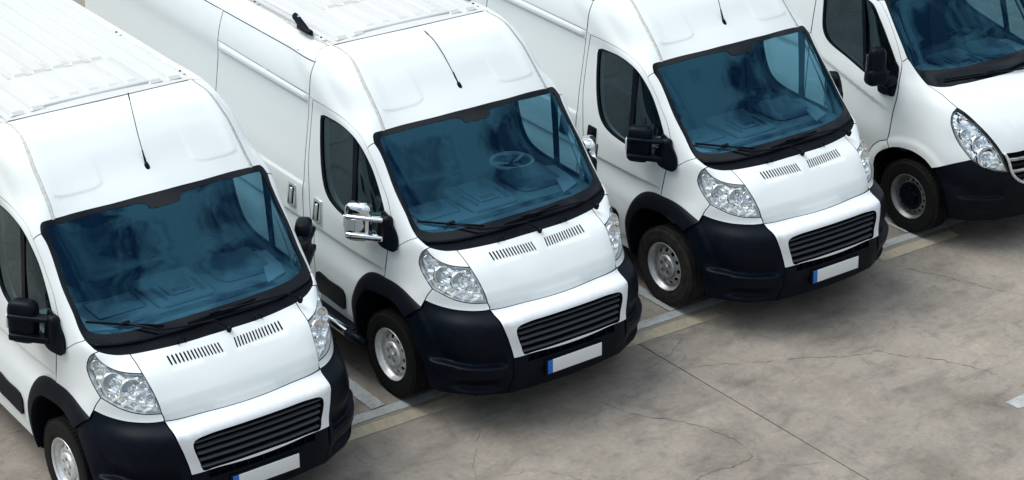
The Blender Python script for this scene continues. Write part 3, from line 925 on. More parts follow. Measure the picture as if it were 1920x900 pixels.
def lamp(name, net, uv, side, R, parent, depth=0.03, sink=-0.018, kind=0):
    u, v = uv
    c = net.pos(u, v, sink)[0]
    n = net.nrm(np.array([u]), np.array([v]))[0]
    if side < 0:
        c[1] *= -1; n[1] *= -1
    d = Vector((1, 0.0, 0.10)) * 0.62 + Vector(n) * 0.38
    d.normalize()
    prof = [(R * f, -depth + depth * f * f) for f in (0.06, 0.2, 0.4, 0.6, 0.8, 0.95)] + [(R, 0.002), (R * 1.06, 0.006), (R * 1.13, 0.003), (R * 1.16, -0.015)]
    b = lathe_dir(name, prof, c, d, M_BOWL, parent)
    cb = Vector(c) - d * depth
    lathe_dir('bulb', [(0.0, depth * .95), (R * .13, depth * .93), (R * .19, depth * .75), (R * .19, 0)], cb, d, M_BULB if kind == 0 else M_AMBER, b, 12)
    if R > 0.04:
        lathe_dir('bulb_shield', [(R * .34, depth * .9), (R * .36, depth * .55), (R * .30, depth * .5)], cb, d, M_LAMPTRIM, b, 18)
    return b

def wall_strip(name, net, loop, o1, o2, mat, parent, side):
    L = np.array(loop + loop[:1])
    rows = []
    for o in (o1, (o1 + o2) / 2, o2):
        P = net.pos(L[:, 0], L[:, 1], o)
        if side < 0:
            P[:, 1] *= -1
        rows.append([tuple(q) for q in P])
    return loft(name, rows, mat, parent)

def side_swage(P, u, v):
    x, z = P[:, 0], P[:, 2]
    d = -0.022 * (1 - sstep(z, 0.985, 1.020)) * sstep(z, 0.74, 0.975) * sstep(-x, 1.02, 1.30)
    d += 0.011 * (1 - sstep(z, 1.290, 1.325)) * sstep(z, 1.06, 1.28) * sstep(-x, 2.16, 2.24)
    return d

def wing_mirror(van, sy):
    """tall split mirror on two arms, swung back from the corner of the door window"""
    cx, cy = 0.0, 0.0
    swing = Matrix.Translation((-1.235, 1.111, 1.395)) @ Matrix.Rotation(math.radians(52), 4, 'Z') @ Matrix.Diagonal((1, 1, 0.81, 1)) @ Matrix.Translation((0, 0, -1.445))
    def done(name, bm, mat, par, turn=True):
        if turn:
            bm.transform(swing)
        for v in bm.verts:
            v.co.y *= sy
        return from_bm(name, bm, mat, par, angle=50)
    bm = bmesh.new()
    rings = []
    for z, w_, dp, ox, oy in ((1.250, .050, .026, .0, .01), (1.258, .074, .040, .0, .01), (1.285, .094, .052, .0, .008), (1.34, .102, .058, -.002, .006), (1.42, .104, .059, -.004, .004), (1.50, .106, .062, -.002, .002), (1.56, .105, .064, .0, 0), (1.60, .098, .060, .0, 0), (1.625, .080, .048, .0, -.002), (1.636, .050, .028, .0, -.004)):
        L = []
        for k in range(28):
            a_ = 2 * math.pi * k / 28
            ca, sa = math.cos(a_), math.sin(a_)
            e_ = 0.55
            L.append((cx + ox + dp * math.copysign(abs(ca)**e_, ca), cy + oy + w_ * math.copysign(abs(sa)**e_, sa), z))
        rings.append(L)
    RV = [[bm.verts.new(q) for q in L] for L in rings]
    for A_, B_ in zip(RV[:-1], RV[1:]):
        for k in range(28):
            bm.faces.new((A_[k], A_[(k + 1) % 28], B_[(k + 1) % 28], B_[k]))
    bm.faces.new(RV[-1])
    bm.faces.new(RV[0][::-1])
    h = done('wing_mirror', bm, M_PLASTIC, van)
    for z, th in ((1.512, 0.044), (1.322, 0.062)):
        bm = bmesh.new()
        add_rbox(bm, (cx + 0.034, cy - 0.062, z), (0.085, 0.30, th), 0.018, 4, (0, 0, math.radians(-4)))
        done('mirror_arm', bm, M_PLASTIC, h)
    bm = bmesh.new()
    add_rbox(bm, (-1.045, 0.985, 1.365), (0.10, 0.085, 0.23), 0.036, 5)
    done('mirror_hinge', bm, M_PLASTIC2, h, False)
    for z, hh in ((1.47, 0.20), (1.31, 0.075)):
        bm = bmesh.new()
        add_rbox(bm, (cx - 0.060, cy, z), (0.006, 0.165, hh), 0.002, 2)
        done('mirror_glass', bm, M_MIRROR, h)
    bm = bmesh.new()
    add_rbox(bm, (cx + 0.015, cy + 0.108, 1.44), (0.055, 0.016, 0.12), 0.006, 2)
    done('turn_signal', bm, M_BULB, h)
    bm = bmesh.new()
    add_rbox(bm, (cx + 0.024, cy + 0.112, 1.425), (0.018, 0.012, 0.022), 0.004, 2)
    done('signal_bulb', bm, M_AMBER, h)
    return h

def door_handle(name, net, xc, zc, parent, side, w=0.118, hgt=0.20):
    (u, v), = net.xz([(xc, zc)])
    p = net.pos(u, v)[0]
    y = p[1]
    s = side
    lean = math.radians(-6) * s
    b = rbox(name, (xc, s * (y + 0.004), zc), (w, 0.024, hgt), 0.030, M_PLASTIC, parent, (-lean, 0, 0), 4)
    rbox('handle_recess', (xc, s * (y + 0.0155), zc), (w * 0.60, 0.006, hgt * 0.74), 0.003, M_BLACK, b, (-lean, 0, 0), 2)
    rbox('handle_grip', (xc + w * .06, s * (y + 0.024), zc), (w * 0.30, 0.018, hgt * 0.66), 0.008, M_PLASTIC, b, (-lean, 0, 0), 3)
    return b

def wiper(name, van, net, blade, arm, wd=0.008):
    """blade and arm given as (x, y, z) points above the glass"""
    a = tube(name, arm, wd, M_PLASTIC2, van, 8)
    bl = blade
    V, F = [], []
    tube('wiper_blade', bl, 0.0085, M_BLACK, a, 6)
    lathe_dir('wiper_pivot', [(0.0, 0.012), (0.014, 0.011), (0.018, 0.0), (0.018, -0.03)], arm[-1], (0.4, 0, 1), M_PLASTIC2, a, 14)
    m_ = len(bl) // 2
    c = (Vector(bl[m_]))
    rbox('wiper_clip', c + Vector((0, 0, 0.012)), (0.024, 0.075, 0.020), 0.007, M_PLASTIC2, a)
    return a

def on_glass(net, pts, off):
    out_ = []
    for y, v in pts:
        # y -> u at this v
        lo, hi = -0.95, 0.95
        for _ in range(40):
            m_ = (lo + hi) / 2
            if net.raw(m_, v)[0][1] < y:
                lo = m_
            else:
                hi = m_
        out_.append(tuple(net.pos(lo, v, off)[0]))
    return out_

def interior(van, net, apil, capfront, doorL, winL, steer_y=0.55, x0=0.0):
    d = empty('cab_interior', (0, 0, 0))
    d.parent = van
    X = x0
    prof = [(-0.66, 1.300), (-0.80, 1.318), (-1.00, 1.300), (-1.28, 1.292), (-1.42, 1.265), (-1.50, 1.20), (-1.52, 1.10), (-1.42, 1.02), (-1.30, 0.78), (-0.85, 0.70)]
    rows = []
    for y in np.linspace(-0.88, 0.88, 13):
        k = 1 - 0.10 * (abs(y) / 0.88)**2
        rows.append([(x + X - 0.16 * (abs(y) / 0.88)**2, y, z * (1 if z < 1.2 else 1) - 0.012 * (abs(y) / .88)**2) for x, z in prof])
    dash = loft('dashboard', rows, M_DASH, van, angle=60)
    bm = bmesh.new()
    add_rbox(bm, (-1.24 + X, 0.03, 1.300), (0.46, 0.44, 0.06), 0.028, 4, (0, math.radians(2), 0))
    from_bm('vent_pod', bm, M_DASH, dash)
    rbox('storage_lid', (-1.27 + X, 0.03, 1.330), (0.34, 0.20, 0.025), 0.012, M_DASH, dash)
    rbox('lid_latch', (-1.14 + X, 0.03, 1.342), (0.045, 0.13, 0.014), 0.006, M_DASH2, dash)
    for y in (-0.125, 0.185):
        rbox('air_vent', (-1.17 + X, y, 1.330), (0.20, 0.030, 0.012), 0.005, M_DASH2, dash, (0, 0, math.radians(5 if y < 0 else -5)))
    rbox('glovebox_lid', (-1.25 + X, -0.43, 1.292), (0.26, 0.36, 0.022), 0.008, M_DASH, dash)
    rbox('dash_tray', (-0.90 + X, 0.0, 1.312), (0.075, 1.30, 0.010), 0.004, M_DASH2, dash)
    bm = bmesh.new()
    add_rbox(bm, (-1.31 + X, steer_y + .035, 1.308), (0.40, 0.44, 0.080), 0.038, 5, (0, math.radians(3), 0), 0.80)
    from_bm('instrument_hood', bm, M_DASH, dash)
    for s in (-1, 1):
        pl_ = [(-0.90, 0.60), (-0.98, 0.79), (-1.12, 0.84), (-1.36, 0.865), (-1.40, 0.76), (-1.12, 0.70)]
        V = [(x + X, s * y, 1.322 - 0.008 * k) for x, y in pl_ for k in (0, 3)]
        n_ = len(pl_)
        F = [tuple(range(0, 2 * n_, 2))] + [(2 * i, 2 * i + 1, (2 * i + 3) % (2 * n_), (2 * i + 2) % (2 * n_)) for i in range(n_)]
        mesh('dash_corner_trim', V, F, M_TRIM, dash, False)
    def outline(name, x, y, z, lx, ly, r_, w_=0.0045):
        pts = []
        for sx_, sy_, a0 in ((1, 1, 0), (-1, 1, 90), (-1, -1, 180), (1, -1, 270)):
            for k in range(5):
                a_ = math.radians(a0 + k * 22.5)
                pts.append((x + sx_ * (lx / 2 - r_) + r_ * math.cos(a_), y + sy_ * (ly / 2 - r_) + r_ * math.sin(a_), z))
        tube(name, pts + pts[:1], w_, M_BLACK, dash, 5)
    outline('dash_seam', -1.24 + X, 0.03, 1.301, 0.475, 0.455, 0.07)
    outline('dash_seam', -1.27 + X, 0.03, 1.331, 0.345, 0.205, 0.03, 0.0035)
    outline('dash_seam', -1.31 + X, steer_y + .035, 1.300, 0.420, 0.460, 0.09)
    outline('dash_seam', -1.25 + X, -0.43, 1.300, 0.265, 0.365, 0.02, 0.004)
    # steering wheel
    c = Vector((-1.60 + X, steer_y + .055, 1.335))
    tl = Matrix.Rotation(math.radians(-2), 3, 'Y')
    pts = [c + tl @ Vector((0.172 * math.cos(a), 0.172 * math.sin(a), 0)) for a in [2 * math.pi * k / 40 for k in range(41)]]
    sw = tube('steering_wheel', pts, 0.017, M_DASH2, van, 10)
    hub = bmesh.new()
    add_rbox(hub, c - tl @ Vector((0.01, 0, 0.045)), (0.15, 0.16, 0.06), 0.025, 3, (0, math.radians(-2), 0))
    from_bm('steering_hub', hub, M_DASH2, sw)
    for a in (0.3, math.pi - 0.3 + 0.0, math.pi * 1.5):
        q = c + tl @ Vector((0.165 * math.sin(a) * -1, 0.165 * math.cos(a), 0))
        tube('steering_spoke', [c - tl @ Vector((0, 0, 0.035)), (c + q) / 2 - tl @ Vector((0, 0, 0.012)), q], 0.015, M_DASH2, sw, 8)
    tube('steering_column', [c - tl @ Vector((0, 0, 0.05)), c + Vector((0.22, 0, -0.14))], 0.045, M_DASH2, sw, 12)
    # seats, bulkhead, headliner
    for y, w_ in ((0.50, 0.48), (-0.42, 0.82)):
        bm = bmesh.new()
        add_rbox(bm, (-1.98 + X, y, 0.86), (0.46, w_, 0.14), 0.05, 3)
        add_rbox(bm, (-2.24 + X, y, 1.20), (0.12, w_, 0.66), 0.05, 3, (0, math.radians(-12), 0))
        seat = from_bm('seat', bm, M_SEAT, van)
        for yy in ((y,) if w_ < 0.6 else (y - 0.2, y + 0.2)):
            rbox('headrest', (-2.33 + X, yy, 1.64), (0.09, 0.27, 0.19), 0.04, M_SEAT, seat, (0, math.radians(-8), 0))
    rbox('bulkhead', (-2.42 + X, 0, 1.40), (0.03, 1.80, 1.92), 0.004, M_WALL, van)
    rbox('cab_floor', (-1.45 + X, 0, 0.50), (1.9, 1.86, 0.04), 0.004, M_BLACK, van)
    rbox('firewall', (-0.76 + X, 0, 0.80), (0.03, 1.66, 0.95), 0.004, M_BLACK, van)
    rbox('door_grab', (-1.50 + X, steer_y + .40, 1.17), (0.26, 0.05, 0.06), 0.02, M_DASH2, van)
    bpy.data.objects.remove(d)
    return dash, sw

def make_van_a():
    net = Net(NET_A)
    C = {k: smooth_curve(v) for k, v in CUR_A.items() if not k.startswith('P_')}
    PT = {k: v[0] for k, v in CUR_A.items() if k.startswith('P_')}
    van = empty('white_van')
    cut = {}
    XZ = lambda pts: net.xz(pts)
    XC = lambda pts, st=0.03: XZ(smooth_curve(pts, st))
    vtop = float(net.V[-1])
    # ---------------- front
    vc = lambda u: 0.6873 + 0.1419 * u**2 - 0.193 * u**4
    def d_hood(P, u, v):
        k = vc(u)
        d = 0.006 * (1 - sstep(v, k, k + 0.14)) - 0.016 * np.clip((k - v) / 0.04, 0, 1)
        a = np.abs(u)
        box = sstep(a, 0.035, 0.045) * (1 - sstep(a, 0.435, 0.447)) * sstep(v, 0.945, 0.955) * (1 - sstep(v, 1.053, 1.061))
        return d - 0.0035 * box
    slots = []
    for k in range(15):
        f = k / 14
        for s in (-1, 1):
            ut, vt_ = 0.0654 + (0.4149 - 0.0654) * f, 1.0309 + 0.0055 * f
            ub, vb = 0.0579 + (0.4149 - 0.0579) * f, 0.9616 + 0.0136 * f
            w_ = 0.0016
            L = [(ub - w_, vb + .003), (ub, vb), (ub + w_, vb + .003), (ut + w_, vt_ - .003), (ut, vt_), (ut - w_, vt_ - .003)]
            slots.append([(s * a, b) for a, b in L])
    hood_loop = full(chain(('r', C['HF']), ('r', C['HE3']), ('r', C['HE2']), ('r', C['HE1']), C['HR']))
    crease = [(u, float(vc(np.array(u)))) for u in np.linspace(-0.592, 0.592, 60)]
    hood = panel('hood', net, hood_loop, M_PAINT, van, 1, slots, 0.028, 0, 0.02, d_hood, lines=[crease], gap=0.0042)
    panel('vent_backing', net, [(-.45, .93), (.45, .93), (.45, 1.06), (-.45, 1.06)], M_BLACK, hood, 1, s=0.05, off=-0.022, flange=0)
    vk = lambda u: 0.5559 + 0.0505 * u**2 - 0.2188 * u**4
    d_kink = lambda P, u, v: 0.012 * np.clip(1 - np.abs(v - vk(u)) / np.where(v > vk(u), 0.10, 0.05), 0, 1)
    wp = panel('grille_surround', net, full(chain(('r', C['WPB']), ('r', C['WPE']), C['HF'])), M_PANEL, van, 1, [full(C['GH'])], 0.025, 0.004, 0.03, d_kink, lines=[[(float(u), float(vk(u))) for u in np.linspace(-0.575, 0.575, 60)]], gap=0.0039)
    gr = panel('grille', net, full(C['GH']), M_BLACK, van, 1, s=0.05, off=-0.06, flange=0, gap=-0.01)
    gh = np.array(C['GH'])
    gh = gh[np.argsort(gh[:, 1])]
    gtop = lambda u: 0.5276 - 0.0126 * u**2 - 0.0257 * u**4
    gbot = lambda u: 0.3039 - 0.0323 * u**2 + 0.2577 * u**4
    for k in range(5):
        f = (0.05, 0.27, 0.475, 0.68, 0.875)[k]
        um = 0.488 + 0.046 * f
        us = np.linspace(-um, um, 27)
        vm = gbot(us) * (1 - f) + gtop(us) * f
        rows = []
        for dv, of in ((0.000, -0.058), (0.012, -0.046), (0.0155, -0.030), (0.0135, -0.020), (0.007, -0.010), (-0.002, -0.008), (-0.009, -0.020), (-0.010, -0.058)):
            rows.append([tuple(q) for q in net.pos(us, vm + dv, of)])
        loft('slat', rows, M_SLAT, gr, angle=45)
    for k in range(-3, 4):
        u = k * 0.135
        P = [net.pos(np.array([u + a]), np.array([v]), -0.045)[0] for a in (-0.006, 0.006) for v in (0.31, 0.51)]
        mesh('grille_rib', P, [(0, 1, 3, 2)], M_BLACK, gr, False)
    # lower bumper middle with intake slot
    wb = C['WPB']
    mid_half = chain([(0, 0.012), (0.3, 0.012), (0.56, 0.012)], [(0.56, 0.012), (0.566, 0.15), wb[0]], wb)
    sx = np.linspace(-0.432, 0.432, 15)
    slot = [(float(x), 0.234 + 0.012 * x * x) for x in sx] + [(float(x), 0.2772 + 0.136 * x * x - 0.281 * x**4 - 0.007) for x in sx[::-1]]
    lip = lambda P, u, v: 0.012 * (1 - sstep(v, 0.03, 0.075)) * (1 - sstep(v, 0.0, 0.02) * 0) - 0.010 * sstep(v, 0.205, 0.222)
    bmid = panel('bumper_centre', net, full(mid_half), M_PLASTIC, van, 1, [slot], 0.03, 0, 0.05, lip, gap=0.0034)
    ib = panel('intake_backing', net, [(-.46, .205), (.46, .205), (.46, .30), (-.46, .30)], M_BLACK, bmid, 1, s=0.06, off=-0.05, flange=0)
    for k in range(-3, 4):
        u = k * 0.115
        P = [net.pos(np.array([u + a]), np.array([v]), o)[0] for o in (-0.018, -0.05) for a in (-0.005, 0.005) for v in (0.236, 0.268)]
        mesh('intake_rib', P, [(0, 1, 3, 2), (0, 4, 5, 1), (2, 3, 7, 6)], M_PLASTIC, bmid, False)
    px = 0.030
    pl = rbox('plate_holder', (px - 0.008, 0, 0.444), (0.03, 0.545, 0.132), 0.006, M_PLASTIC2, van, (0, math.radians(-3), 0))
    np_ = rbox('number_plate', (px + 0.010, 0.022, 0.451), (0.008, 0.474, 0.108), 0.003, M_PLATE, pl, (0, math.radians(-3), 0))
    rbox('plate_band', (px + 0.010, -0.238, 0.451), (0.008, 0.044, 0.108), 0.003, M_BLUE, pl, (0, math.radians(-3), 0))
    # windscreen, border, cowl
    w1 = [q for q in C['WS1'] if q[1] < C['WS1'][0][1] - 0.035]
    wt = [q for q in C['WST'] if q[0] < C['WST'][0][0] - 0.045]
    kc = C['WS1'][0]
    arc = []
    for f in (0.2, 0.4, 0.6, 0.8):
        p_ = (1 - f)**2 * np.array(w1[0]) + 2 * f * (1 - f) * np.array(kc) + f * f * np.array(wt[0])
        arc.append(tuple(p_))
    ws = full(chain(('r', C['CWT']), ('r', C['WS2']), ('r', w1), arc, wt))
    clear = full(chain(('r', C['CGL']), C['CGT']))
    wg = panel('windscreen', net, inset(clear, -0.02), M_GLASS, van, 1, s=0.06, off=-0.004, flange=0, gap=0)
    panel('windscreen_border', net, ws, M_FRIT, wg, 1, [clear], 0.04, 0.0, 0.012, gap=0.001)
    cw = panel('cowl', net, full(chain(('r', C['HR']), ('r', C['CW2']), ('r', C['CW1']), C['CWT'])), M_PLASTIC2, van, 1, s=0.03, off=-0.016, flange=0.03, gap=-0.002)
    P = net.pos(*np.array(full(C['CWT'][2:])[:-1] if False else ([(u, v) for u, v in C['CWT'][3:]] + [(-u, v) for u, v in C['CWT'][3:][::-1]])).T, -0.004)
    tube('cowl_ridge', [tuple(q) for q in P[::2]], 0.011, M_PLASTIC2, cw, 6)
    for y in (-0.30, 0.30):
        tube('washer_jet', [(-0.525, y - .028, 1.285), (-0.540, y - .026, 1.312), (-0.545, y, 1.316), (-0.540, y + .026, 1.312), (-0.525, y + .028, 1.285)], 0.007, M_PLASTIC, cw, 6)
    # wipers: points (y, v) on the glass
    b1 = on_glass(net, [(-0.835, 1.352), (-0.692, 1.308), (-0.601, 1.280), (-0.464, 1.245), (-0.36, 1.215)], 0.020)
    a1 = on_glass(net, [(-0.595, 1.284), (-0.409, 1.195), (-0.216, 1.176), (-0.028, 1.165)], 0.030) + [(-0.50, 0.052, 1.300)]
    wiper('wiper', van, net, b1, a1)
    b2 = on_glass(net, [(-0.20, 1.194), (-0.10, 1.198), (0.01, 1.204), (0.143, 1.209), (0.343, 1.209)], 0.020)
    a2 = on_glass(net, [(0.025, 1.206), (0.238, 1.194), (0.404, 1.184), (0.593, 1.168)], 0.030) + [(-0.565, 0.665, 1.318)]
    wiper('wiper', van, net, b2, a2)
    # ---------------- roof front
    ledge = lambda a: 2.172 + 0.030 * np.clip(np.abs((a - 0.535) / 0.175), 0, 1.1)**4
    def d_cap(P, u, v):
        a = np.abs(P[:, 1])
        zl = 2.118 + 0.02 * sstep(a, 0.6, 0.72)
        le = ledge(a)
        return 0.0042 * sstep(v, le - 0.030, le) * sstep(a, 0.335, 0.37) * (1 - sstep(a, 0.70, 0.735)) * (1 - sstep(v, 2.22, 2.60))
    dit = C['DIT']
    def shift(cv, du):
        return [(u + du, v) for u, v in cv]
    d_in = [q for q in shift(dit, -0.014)]
    d_out = [q for q in shift(dit, 0.014)]
    d_in[0] = (d_in[0][0], d_in[0][1] + .0005)
    wst = C['WST']
    wst_in = [q for q in wst if q[0] < d_in[0][0] - .01]
    wst_out = [q for q in wst if q[0] > d_out[0][0] + .01]
    rfs_v = vtop - 0.004
    cap_half = chain(('r', wst_in), [d_in[0]], d_in, [(d_in[-1][0], rfs_v), (0.6, rfs_v), (0.4, rfs_v), (0.2, rfs_v), (0, rfs_v)])
    panel('cab_roof', net, full(cap_half), M_PAINT, van, 1, s=0.030, disp=d_cap, lines=[[(float(sg * x), float(ledge(np.array(x))) + o_) for x in np.linspace(.36, .71, 22)] for sg in (-1, 1) for o_ in (0.0, -0.009, -0.015, -0.021, -0.030)], gap=0.0034, flange=0.02)
    # ---------------- sides
    DT = [(-2.13, 2.045), (-2.0, 2.052), (-1.86, 2.052), (-1.72, 2.04), (-1.59, 2.01), (-1.46, 1.962), (-1.37, 1.895)]
    DT2 = [(-1.37, 1.895), (-1.28, 1.80), (-1.19, 1.69), (-1.10, 1.585), (-1.04, 1.48), (-0.98, 1.375), (-0.935, 1.27)]
    DF = [(-0.935, 1.27), (-0.975, 1.232), (-1.030, 1.205), (-1.048, 1.15), (-1.07, 1.05), (-1.09, 0.93)]
    DR = [(-2.13, 2.045), (-2.158, 1.90), (-2.172, 1.70), (-2.172, 1.53), (-2.135, 1.29), (-2.10, 1.09), (-2.05, 0.86), (-2.02, 0.65), (-2.01, 0.43)]
    SF = [(-2.163, 2.335), (-2.172, 2.20), (-2.182, 2.055), (-2.197, 1.98), (-2.215, 1.75), (-2.222, 1.52), (-2.215, 1.33), (-2.205, 1.10), (-2.17, 0.86), (-2.14, 0.65), (-2.13, 0.43)]
    FO = [(-1.415, 0.30), (-1.455, 0.48), (-1.468, 0.60), (-1.43, 0.73), (-1.37, 0.83), (-1.28, 0.91), (-1.18, 0.942), (-1.07, 0.947), (-0.93, 0.947), (-0.80, 0.935), (-0.70, 0.912), (-0.612, 0.885)]
    FI = [(-1.375, 0.30), (-1.385, 0.46), (-1.378, 0.57), (-1.335, 0.69), (-1.25, 0.775), (-1.12, 0.803), (-0.98, 0.812), (-0.86, 0.805), (-0.735, 0.765)]
    wc = np.array([-0.959, 0.344])
    FU = [tuple(wc + (np.array(q) - wc) * 0.965) for q in FO]       # body edge hidden under the arch trim
    FUs = smooth_curve(FU, 0.03)
    k_split = int(np.argmin([(q[0] + 1.09)**2 + (q[1] - .93)**2 for q in FUs]))
    FU_rear, FU_front = FUs[:k_split + 1], FUs[k_split:]
    WIN = [(-2.03, 1.90), (-2.018, 1.945), (-1.975, 1.965), (-1.85, 1.978), (-1.73, 1.982), (-1.62, 1.968), (-1.50, 1.932), (-1.405, 1.875), (-1.31, 1.785), (-1.24, 1.695), (-1.17, 1.595), (-1.11, 1.495), (-1.07, 1.41), (-1.065, 1.30), (-1.10, 1.258), (-1.30, 1.252), (-1.50, 1.258), (-1.64, 1.268), (-1.74, 1.282), (-1.84, 1.315), (-1.905, 1.365), (-1.955, 1.45), (-1.995, 1.58), (-2.022, 1.75)]
    uDT, uDT2, uDF, uDR, uSF = XC(DT), XC(DT2), XC(DF), XC(DR), XC(SF)
    uFU_r, uFU_f = XZ(FU_rear), XZ(FU_front)
    uWIN = XC(WIN + WIN[:1], 0.025)[:-1]
    sill_z = 0.43
    pJ = uSF[int(np.argmin([abs(q[1] - XZ([(-2.18, 2.05)])[0][1]) for q in uSF]))]
    arch_r = [(-4.99 + 0.47 * math.cos(a), 0.344 + 0.50 * math.sin(a)) for a in np.linspace(math.pi * 1.0, 0, 18)]
    door_loop = chain(('r', uDT), uDR, XC([(-2.01, sill_z), (-1.75, sill_z), (-1.44, sill_z)]), [q for q, w_ in zip(uFU_r, FU_rear) if w_[1] > sill_z + .01], ('r', uDF), ('r', uDT2))
    bump_seam = [(-0.607, 0.885), (-0.66, 0.855), (-0.71, 0.81), (-0.735, 0.765)]
    arch_f = [(-0.735, 0.765), (-0.68, 0.71), (-0.63, 0.65), (-0.575, 0.585), (-0.535, 0.52), (-0.50, 0.46), (-0.48, 0.40), (-0.468, 0.33), (-0.462, 0.285)]
    b3 = C['TS'][-1]
    hl_loop = chain(C['HLU'], C['HE2'], C['HLL'], C['HLO'])
    cr_z = [0.28, 0.50, 0.59, 0.67, 0.76, 0.84, 0.90]
    cr_x = [-0.33, -0.35, -0.385, -0.43, -0.49, -0.57, -0.66]
    def d_bump(P, u, v):
        x, y, z = P[:, 0], np.abs(P[:, 1]), P[:, 2]
        le = 0.232 + 0.03 * sstep(u, 0.72, 0.98)
        d = -0.042 * sstep(v, le, le + 0.012) * (1 - sstep(v, le + 0.02, le + 0.17)) * sstep(u, 0.605, 0.65) * (1 - sstep(u, 0.92, 1.03))
        d += 0.007 * sstep(v, le - 0.05, le) * (1 - sstep(v, le, le + 0.012)) * sstep(u, 0.60, 0.65) * (1 - sstep(u, 0.95, 1.05))
        l2 = 0.042 + 0.02 * sstep(u, 0.72, 0.95)
        d -= 0.034 * sstep(v, l2, l2 + 0.012) * (1 - sstep(v, l2 + 0.03, l2 + 0.12)) * sstep(u, 0.60, 0.67) * (1 - sstep(u, 0.82, 0.92))
        d += 0.010 * sstep(np.interp(z, cr_z, cr_x) - x, -0.012, 0.045)
        d += 0.010 * (1 - sstep(v, 0.02, 0.07)) * (1 - sstep(y, .9, .97))
        return d
    roof_z = vtop - 0.004
    for sd in (-1, 1):
        fen = panel('front_wing', net, chain(C['CW1'], [C['HLO'][-1]], ('r', C['HLO']), C['TS'], [q for q in uFU_f[::-1]], ('r', uDF), [C['FSO'][-1]], ('r', C['FSO'])), M_PAINT, van, sd, s=0.03, gap=0.0034)
        panel('headlight_brow', net, chain([C['HLU'][0]], [C['CW2'][0]], C['CW2'], C['HE1'], ('r', C['HLU'])), M_PAINT, van, sd, s=0.03, gap=0.0034)
        panel('bumper_trim', net, chain(C['TS'], C['TB'], ('r', C['HE3']), C['HLL']), M_PAINT, van, sd, s=0.025, gap=0.0034)
        corner = chain(C['TB'], C['WPE'], [C['WPE'][-1], (0.566, 0.15), (0.56, 0.012)], [(0.56, 0.012), (0.75, 0.012), (0.92, 0.012)], [(0.92, 0.012)], XZ(arch_f[::-1]), XZ(bump_seam[::-1]))
        panel('bumper_corner', net, corner, M_PLASTIC, van, sd, s=0.020, disp=d_bump, gap=0.0034, flange=0.045, lines=[[(float(x), 0.232 + 0.03 * float(sstep(x, .72, .98)) + o_) for x in np.linspace(.60, .98, 30)] for o_ in (0.0, 0.004, 0.008, 0.012)] + [[(float(x), 0.042 + 0.02 * float(sstep(x, .72, .95)) + o_) for x in np.linspace(.60, .90, 24)] for o_ in (0.0, 0.004, 0.008, 0.012)])
        # headlight
        hl = panel('headlight', net, hl_loop, M_LAMPTRIM, van, sd, s=0.02, off=-0.052, flange=0, gap=-0.004, disp=None)
        hl.data.materials.clear(); hl.data.materials.append(M_REFL)
        rm_ = panel('reflector_mosaic', net, inset(hl_loop, 0.012), M_FACET, hl, sd, s=0.019, off=-0.043, flange=0, disp=facet_noise(0.0042), gap=0)
        flat(rm_)
        wall_strip('headlight_bezel', net, inset(hl_loop, 0.003), -0.002, -0.056, M_LAMPTRIM, hl, sd)
        lamp('lamp_bowl', net, PT['P_lampA'], sd, 0.064, hl, 0.034, -0.024)
        lamp('lamp_bowl', net, PT['P_lampB'], sd, 0.068, hl, 0.034, -0.022)
        lamp('lamp_bowl', net, PT['P_lampC'], sd, 0.036, hl, 0.022, -0.022)
        lamp('lamp_bowl', net, PT['P_lampD'], sd, 0.030, hl, 0.020, -0.020)
        lamp('lamp_bowl', net, PT['P_lampE'], sd, 0.024, hl, 0.018, -0.018)
        lamp('lamp_bowl', net, PT['P_ind'], sd, 0.034, hl, 0.026, -0.022)
        bm = bmesh.new()
        rnd = random.Random(3)
        for (u, v) in [(0.955, 0.86), (0.90, 0.815), (0.83, 0.795), (0.76, 0.770), (0.69, 0.755), (0.66, 0.775), (0.985, 0.94), (0.80, 0.955), (0.70, 0.955), (0.935, 1.03), (0.83, 0.85), (0.99, 0.89)]:
            cc = net.pos(u, v, -0.040)[0]
            add_rbox(bm, (cc[0], cc[1] * sd, cc[2]), (0.030, 0.055 + rnd.random() * .03, 0.018 + rnd.random() * .014), 0.006, 2, (rnd.uniform(-.8, .8), rnd.uniform(-.8, .8), sd * rnd.uniform(.4, 1.2)))
        from_bm('reflector_facets', bm, M_REFL, hl)
        panel('headlight_lens', net, hl_loop, M_LENS, hl, sd, s=0.035, flange=0, gap=0.0034)
        # arch trim in two lengths
        no = 44
        oo, ii = resample(FO, no), resample(FI, no)
        for a_, b_ in ((0, 25), (25, no)):
            seg = slice(a_, min(b_ + 1, no))
            rows = []
            for f, of in ((0.0, -0.004), (0.0, 0.008), (0.10, 0.019), (0.35, 0.028), (0.72, 0.032), (0.97, 0.033), (1.0, 0.026)):
                q = oo * (1 - f) + ii * f
                uv = np.array(net.xz([tuple(w_) for w_ in q[seg]]))
                P = net.pos(uv[:, 0], uv[:, 1], of)
                P[:, 1] *= sd
                rows.append([tuple(w_) for w_ in P])
            last = [(x, y - sd * 0.07, z) for x, y, z in rows[-1]]
            rows.append(last)
            loft('wheel_arch_trim', rows, M_PLASTIC2, van, angle=35)
        lin = resample([(-1.375, 0.28), (-1.385, 0.46), (-1.372, 0.57), (-1.33, 0.68), (-1.25, 0.765), (-1.12, 0.80), (-0.98, 0.81), (-0.86, 0.80), (-0.735, 0.755), (-0.63, 0.645), (-0.535, 0.51), (-0.48, 0.39), (-0.465, 0.28)], 40)
        loft('wheel_arch_liner', [[(x, sd * y, z) for x, z in lin] for y in (0.995, 0.80, 0.55)] + [[(-0.95, sd * 0.55, 0.4)] * 40][:0], M_BLACK, van)
